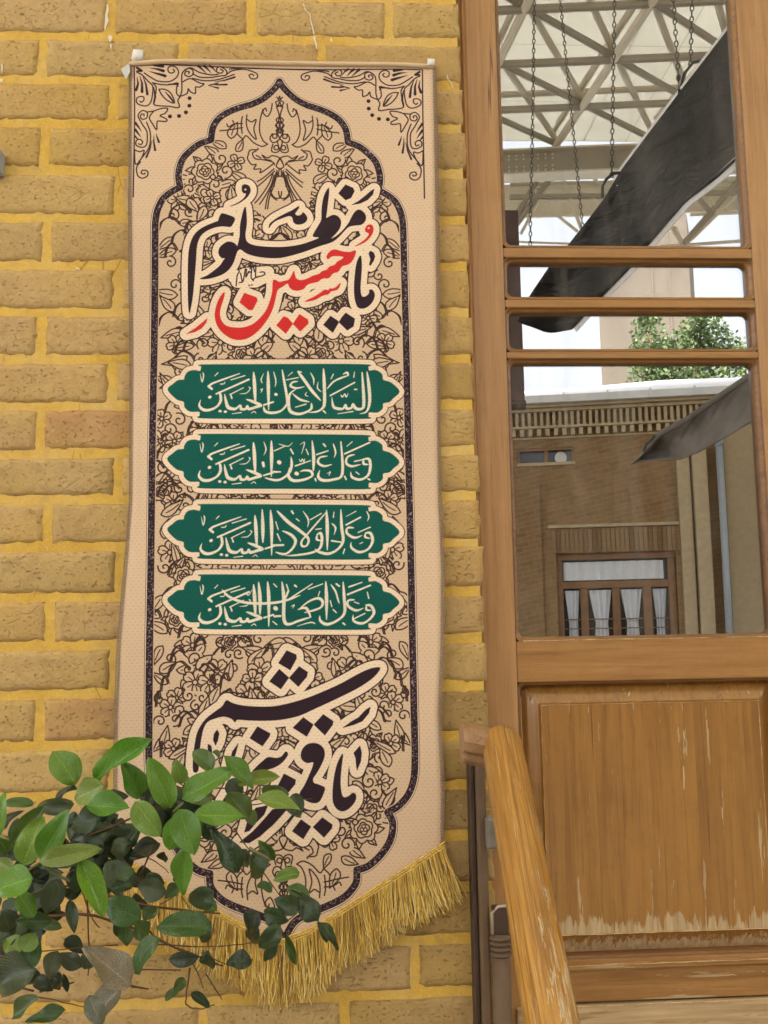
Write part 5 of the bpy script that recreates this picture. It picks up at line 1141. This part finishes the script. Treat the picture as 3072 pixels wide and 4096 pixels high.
ridge.add(q+[(a, b, c_-.1) for a, b, c_ in q], [(0, 1, 2, 3, 4, 5), (11, 10, 9, 8, 7, 6), (0, 6, 7, 1), (1, 7, 8, 2), (2, 8, 9, 3), (3, 9, 10, 4), (4, 10, 11, 5), (5, 11, 6, 0)])
ridge.build('roof', M_WHITE, house)
hbox(s_l, s_r, 0, ze-.1, -5.2, -5.0, 'back_wall', M_HB, house)
# small high window
M_HWOOD = flat('window_wood', (.22, .115, .050), .6, .2, 8); M_HG = flat('dark_pane', (.03, .035, .05), .15, .3, 3); M_CUR = flat('sheer_curtain', (.70, .73, .78), .9, .06, 10)
vw_ = hbox(vs0, vs1, vz0, vz0+.05, -.1, .03, 'window', M_HL, house)
def sub(s0, s1, z0, z1, n0, n1, name, m, par):
    return hbox(s0, s1, z0, z1, n0, n1, name, m, par)
sub(vs0, vs1, vz0+.052, vz1, -.15, -.12, 'pane', M_HG, vw_)
for a, b in ((vs0, vs0+.04), (vs1-.05, vs1), ((vs0+vs1)/2-.03, (vs0+vs1)/2+.03)): sub(a, b, vz0+.053, vz1-.041, -.118, -.02, 'frame', M_HWOOD, vw_)
sub(vs0, vs1, vz1-.04, vz1, -.118, -.02, 'frame', M_HWOOD, vw_)
c0 = H(hs(2243, 1826)[0], hs(2243, 1826)[1], -.09); MB().tube([(c0[0], c0[1]-.02, c0[2]), (c0[0], c0[1]+.005, c0[2])], .10, 16).build('fan_cover', flat('white_plastic', (.62, .62, .62), .5), vw_)
# soldier course over the main window, its shadow line and the curtained window
l0, l1 = hs(2205, 2150)[0], hs(2708, 2150)[0]; zl0, zl1 = wzt, zz(2466, 2106)
k = 0; s = l0
SOL = []
for j in range(3):
    me_ = MB().hexa([(-.032, -.02, 0), (.032, -.02, 0), (.032, .02, 0), (-.032, .02, 0), (-.032, -.02, 1), (.032, -.02, 1), (.032, .02, 1), (-.032, .02, 1)]).mesh('brick'); me_.materials.append((M_HL, M_HD, flat('mid_brick', (.27, .175, .09), .9, .2, 10))[j]); SOL.append(me_)
while s < l1:
    o = put_obj('brick', SOL[random.choice((1, 2, 2, 2, 1, 2))], None, house); o.matrix_parent_inverse = Matrix.Identity(4)
    o.location = Vector(H(s+.035, zl0+.01, .012+random.uniform(0, .006)))-house.location; o.rotation_euler = (0, 0, ang); o.scale = (1, 1, zl1-zl0-.03); s += .072
hbox(l0-.05, l1+.05, zl1, zl1+.05, 0, .06, 'ledge', M_HL, house)
win = hbox(ws0, ws1, wzt-.10, wzt, -.2, -.06, 'window', M_HWOOD, house)
def wsub(px0, px1, z0, z1, n0, n1, name, m): a, b = hs(px0, 2350)[0], hs(px1, 2350)[0]; return hbox(a, b, z0, z1, n0, n1, name, m, win)
zr1, zr0 = zz(2466, 2322), zz(2466, 2350)
wsub(2227, 2252, wzb, wzt-.101, -.2, -.07, 'frame', M_HWOOD); wsub(2676, 2705, wzb, wzt-.101, -.2, -.07, 'frame', M_HWOOD)
wsub(2253, 2675, zr0, zr1, -.2, -.075, 'transom', M_HWOOD)
for a, b in ((2322, 2352), (2450, 2480), (2572, 2606)): wsub(a, b, wzb, zr0-.001, -.19, -.08, 'mullion', M_HWOOD)
wsub(2253, 2675, wzb, wzt-.102, -.19, -.185, 'pane', M_HG)
for z_ in (zz(2466, 2475), zz(2466, 2512)): wsub(2253, 2675, z_-.008, z_+.008, -.078, -.062, 'bar', M_HWOOD)
def curtain(px0, px1, pb0, pb1, z0, z1, waves):
    a0, a1, b0, b1 = hs(px0, 2350)[0], hs(px1, 2350)[0], hs(pb0, 2350)[0], hs(pb1, 2350)[0]; G = []
    for i in range(7):
        t_ = i/6; row = []
        for j in range(33):
            u = j/32; s_ = (a0+(a1-a0)*u)*(1-t_)+(b0+(b1-b0)*u)*t_; row.append(H(s_, z1+(z0-z1)*t_, -.140+.032*math.sin(u*waves*6.28)))
        G.append(row)
    MB().grid(np.array(G)).build('curtain', M_CUR, win, True)
curtain(2256, 2660, 2256, 2660, zr1+.02, wzt-.13, 9)
for q in ((2258, 2318, 2272, 2308), (2354, 2448, 2380, 2430), (2482, 2570, 2505, 2550), (2610, 2668, 2622, 2656)):
    curtain(*q, zz(2466, 2490), zr0-.03, 3); curtain(q[2], q[3], q[0]+8, q[1]-8, wzb, zz(2466, 2490), 3)
# pilasters and downpipe
sa, sb, sc, sd = hs(2722, 2200)[0], hs(2772, 2200)[0], hs(2782, 2200)[0], hs(2838, 2200)[0]
ztp = zz(2800, 1790)
hbox(sa, sb, 0, ztp, 0, .10, 'pilaster', M_HL, house); hbox(sc, sd, 0, ztp, 0, .20, 'pilaster', M_HL, house)
hbox(hs(2905, 2200)[0], s_r, 0, zt1-.3, 0, .25, 'projecting_wall', flat('pale_wall', (.36, .28, .17), .9, .12, 14, .4), house)
hbox(hs(2090, 2300)[0]-.6, hs(2170, 2300)[0], 0, zz(2100, 1900), 0, .05, 'pilaster', M_HB, house)
dpx = hs(2885, 2200)[0]; c1 = H(dpx, 0, .32); MB().tube([(c1[0], c1[1], 0), (c1[0], c1[1], zz(2850, 1800))], .055, 12).build('downpipe', flat('blue_grey_pipe', (.33, .37, .42), .5), house, True)
MB().tube([(c1[0], c1[1], zz(2850, 1800)), (c1[0], c1[1], zz(2850, 1770))], [.055, .09], 12).build('pipe_head', flat('pipe_head_grey', (.33, .37, .42), .5), house, True)
# beige tower behind the house
tw = empty('concrete_tower', tuple(rf(2580, 2400, 28)), 'plain beige plastered tower block rising behind the brick house', 'tower'); tw.location.z = 0
t = NT('beige_plaster'); n_ = t.noise(t.coord((1, 1, .5)), .8, 6, .6, .6); M_TW = t.pbsdf(t.ramp(n_, (.35, (.155, .128, .10)), (.65, (.205, .172, .135))), .9, t.bump(n_, .3, .05))
a, b = rf(2410, 1550, 28), rf(2743, 853, 28)
MB().hexa([(x, y, z) for z in (0, b.z) for x, y in ((a.x, a.y), (b.x, a.y), (b.x+1.7, a.y-4), (a.x+1.5, a.y-4))]).build('wall', M_TW, tw)
for px in (2611, 2679):
    q = rf(px, 1200, 28); MB().box((q.x-.03, a.y+.002, 0), (q.x+.03, a.y+.04, b.z-.2)).build('drainpipe', flat('seam_dark', (.20, .17, .13), .9), tw)
# tree behind the roof
tr_ = empty('tree', tuple(rf(2790, 2500, 24)), 'bushy green tree behind the house roof, mirrored in the panes', 'tree'); tr_.location.z = 0
t = NT('tree_leaf'); oi = t.n('Attribute', _attribute_name='tint').outputs['Fac']; lc = t.ramp(oi, (0, (.05, .085, .03)), (.5, (.115, .175, .065)), (1, (.27, .34, .16)))
b_1 = t.n('BsdfPrincipled', Base_Color=lc, Roughness=.6); t_1 = t.n('BsdfTranslucent', Color=lc); mx = t.n('MixShader', i0=.35, i1=b_1.outputs[0], i2=t_1.outputs[0]); t.t.links.new(mx.outputs[0], t.out.inputs[0]); M_TL = t.m
mb = MB(); tints = []; rt_ = np.random.RandomState(4)
blobs = [(2588, 1330, .50), (2585, 1420, .55), (2640, 1420, .5), (2700, 1400, .6), (2780, 1320, .45), (2830, 1340, .60), (2880, 1400, .65), (2780, 1450, .75), (2680, 1500, .6), (2590, 1510, .55), (2860, 1500, .8), (2950, 1420, .5), (2980, 1520, .7), (2760, 1560, .8), (2650, 1570, .6), (3080, 1480, .8), (2900, 1590, .8), (3150, 1400, .7), (2800, 1275, .28), (2590, 1270, .30)]
tc_ = rf(2790, 1800, 24)
for px, py, R_b in blobs:
    c_ = rf(px, py, 24+rt_.uniform(-.6, .6))
    for k in range(int(700*R_b*R_b+110)):
        v_ = rt_.randn(3); v_ /= np.linalg.norm(v_); p = np.array(c_)+v_*R_b*rt_.rand()**.4; s_ = rt_.uniform(.045, .09)
        e1, e2 = rt_.randn(3), rt_.randn(3); e1 /= np.linalg.norm(e1); e2 -= e1*(e1@e2); e2 /= np.linalg.norm(e2)
        mb.add([p-e1*s_, p-e2*s_*.6, p+e1*s_, p+e2*s_*.6], [(0, 1, 2, 3)]); tints.append(float(np.clip(rt_.normal(.5, .25), 0, 1)))
cr = mb.build('crown', M_TL, tr_); tag(cr, kind='stuff'); with_tint(cr, tints)
mb = MB().tube([(tc_.x, tc_.y, 0), (tc_.x+.1, tc_.y, 2.5), (tc_.x, tc_.y, tc_.z)], [.22, .17, .12], 10); mb.build('trunk', M_TWIG, tr_, True)
for px, py, R_b in blobs[::2]:
    q = rf(px, py, 24); MB().tube([(tc_.x, tc_.y, tc_.z-.5), tuple((Vector((tc_.x, tc_.y, tc_.z))+q)/2-Vector((0, 0, .2))), tuple(q)], [.08, .05, .02], 6).build('limb', M_TWIG, tr_, True)
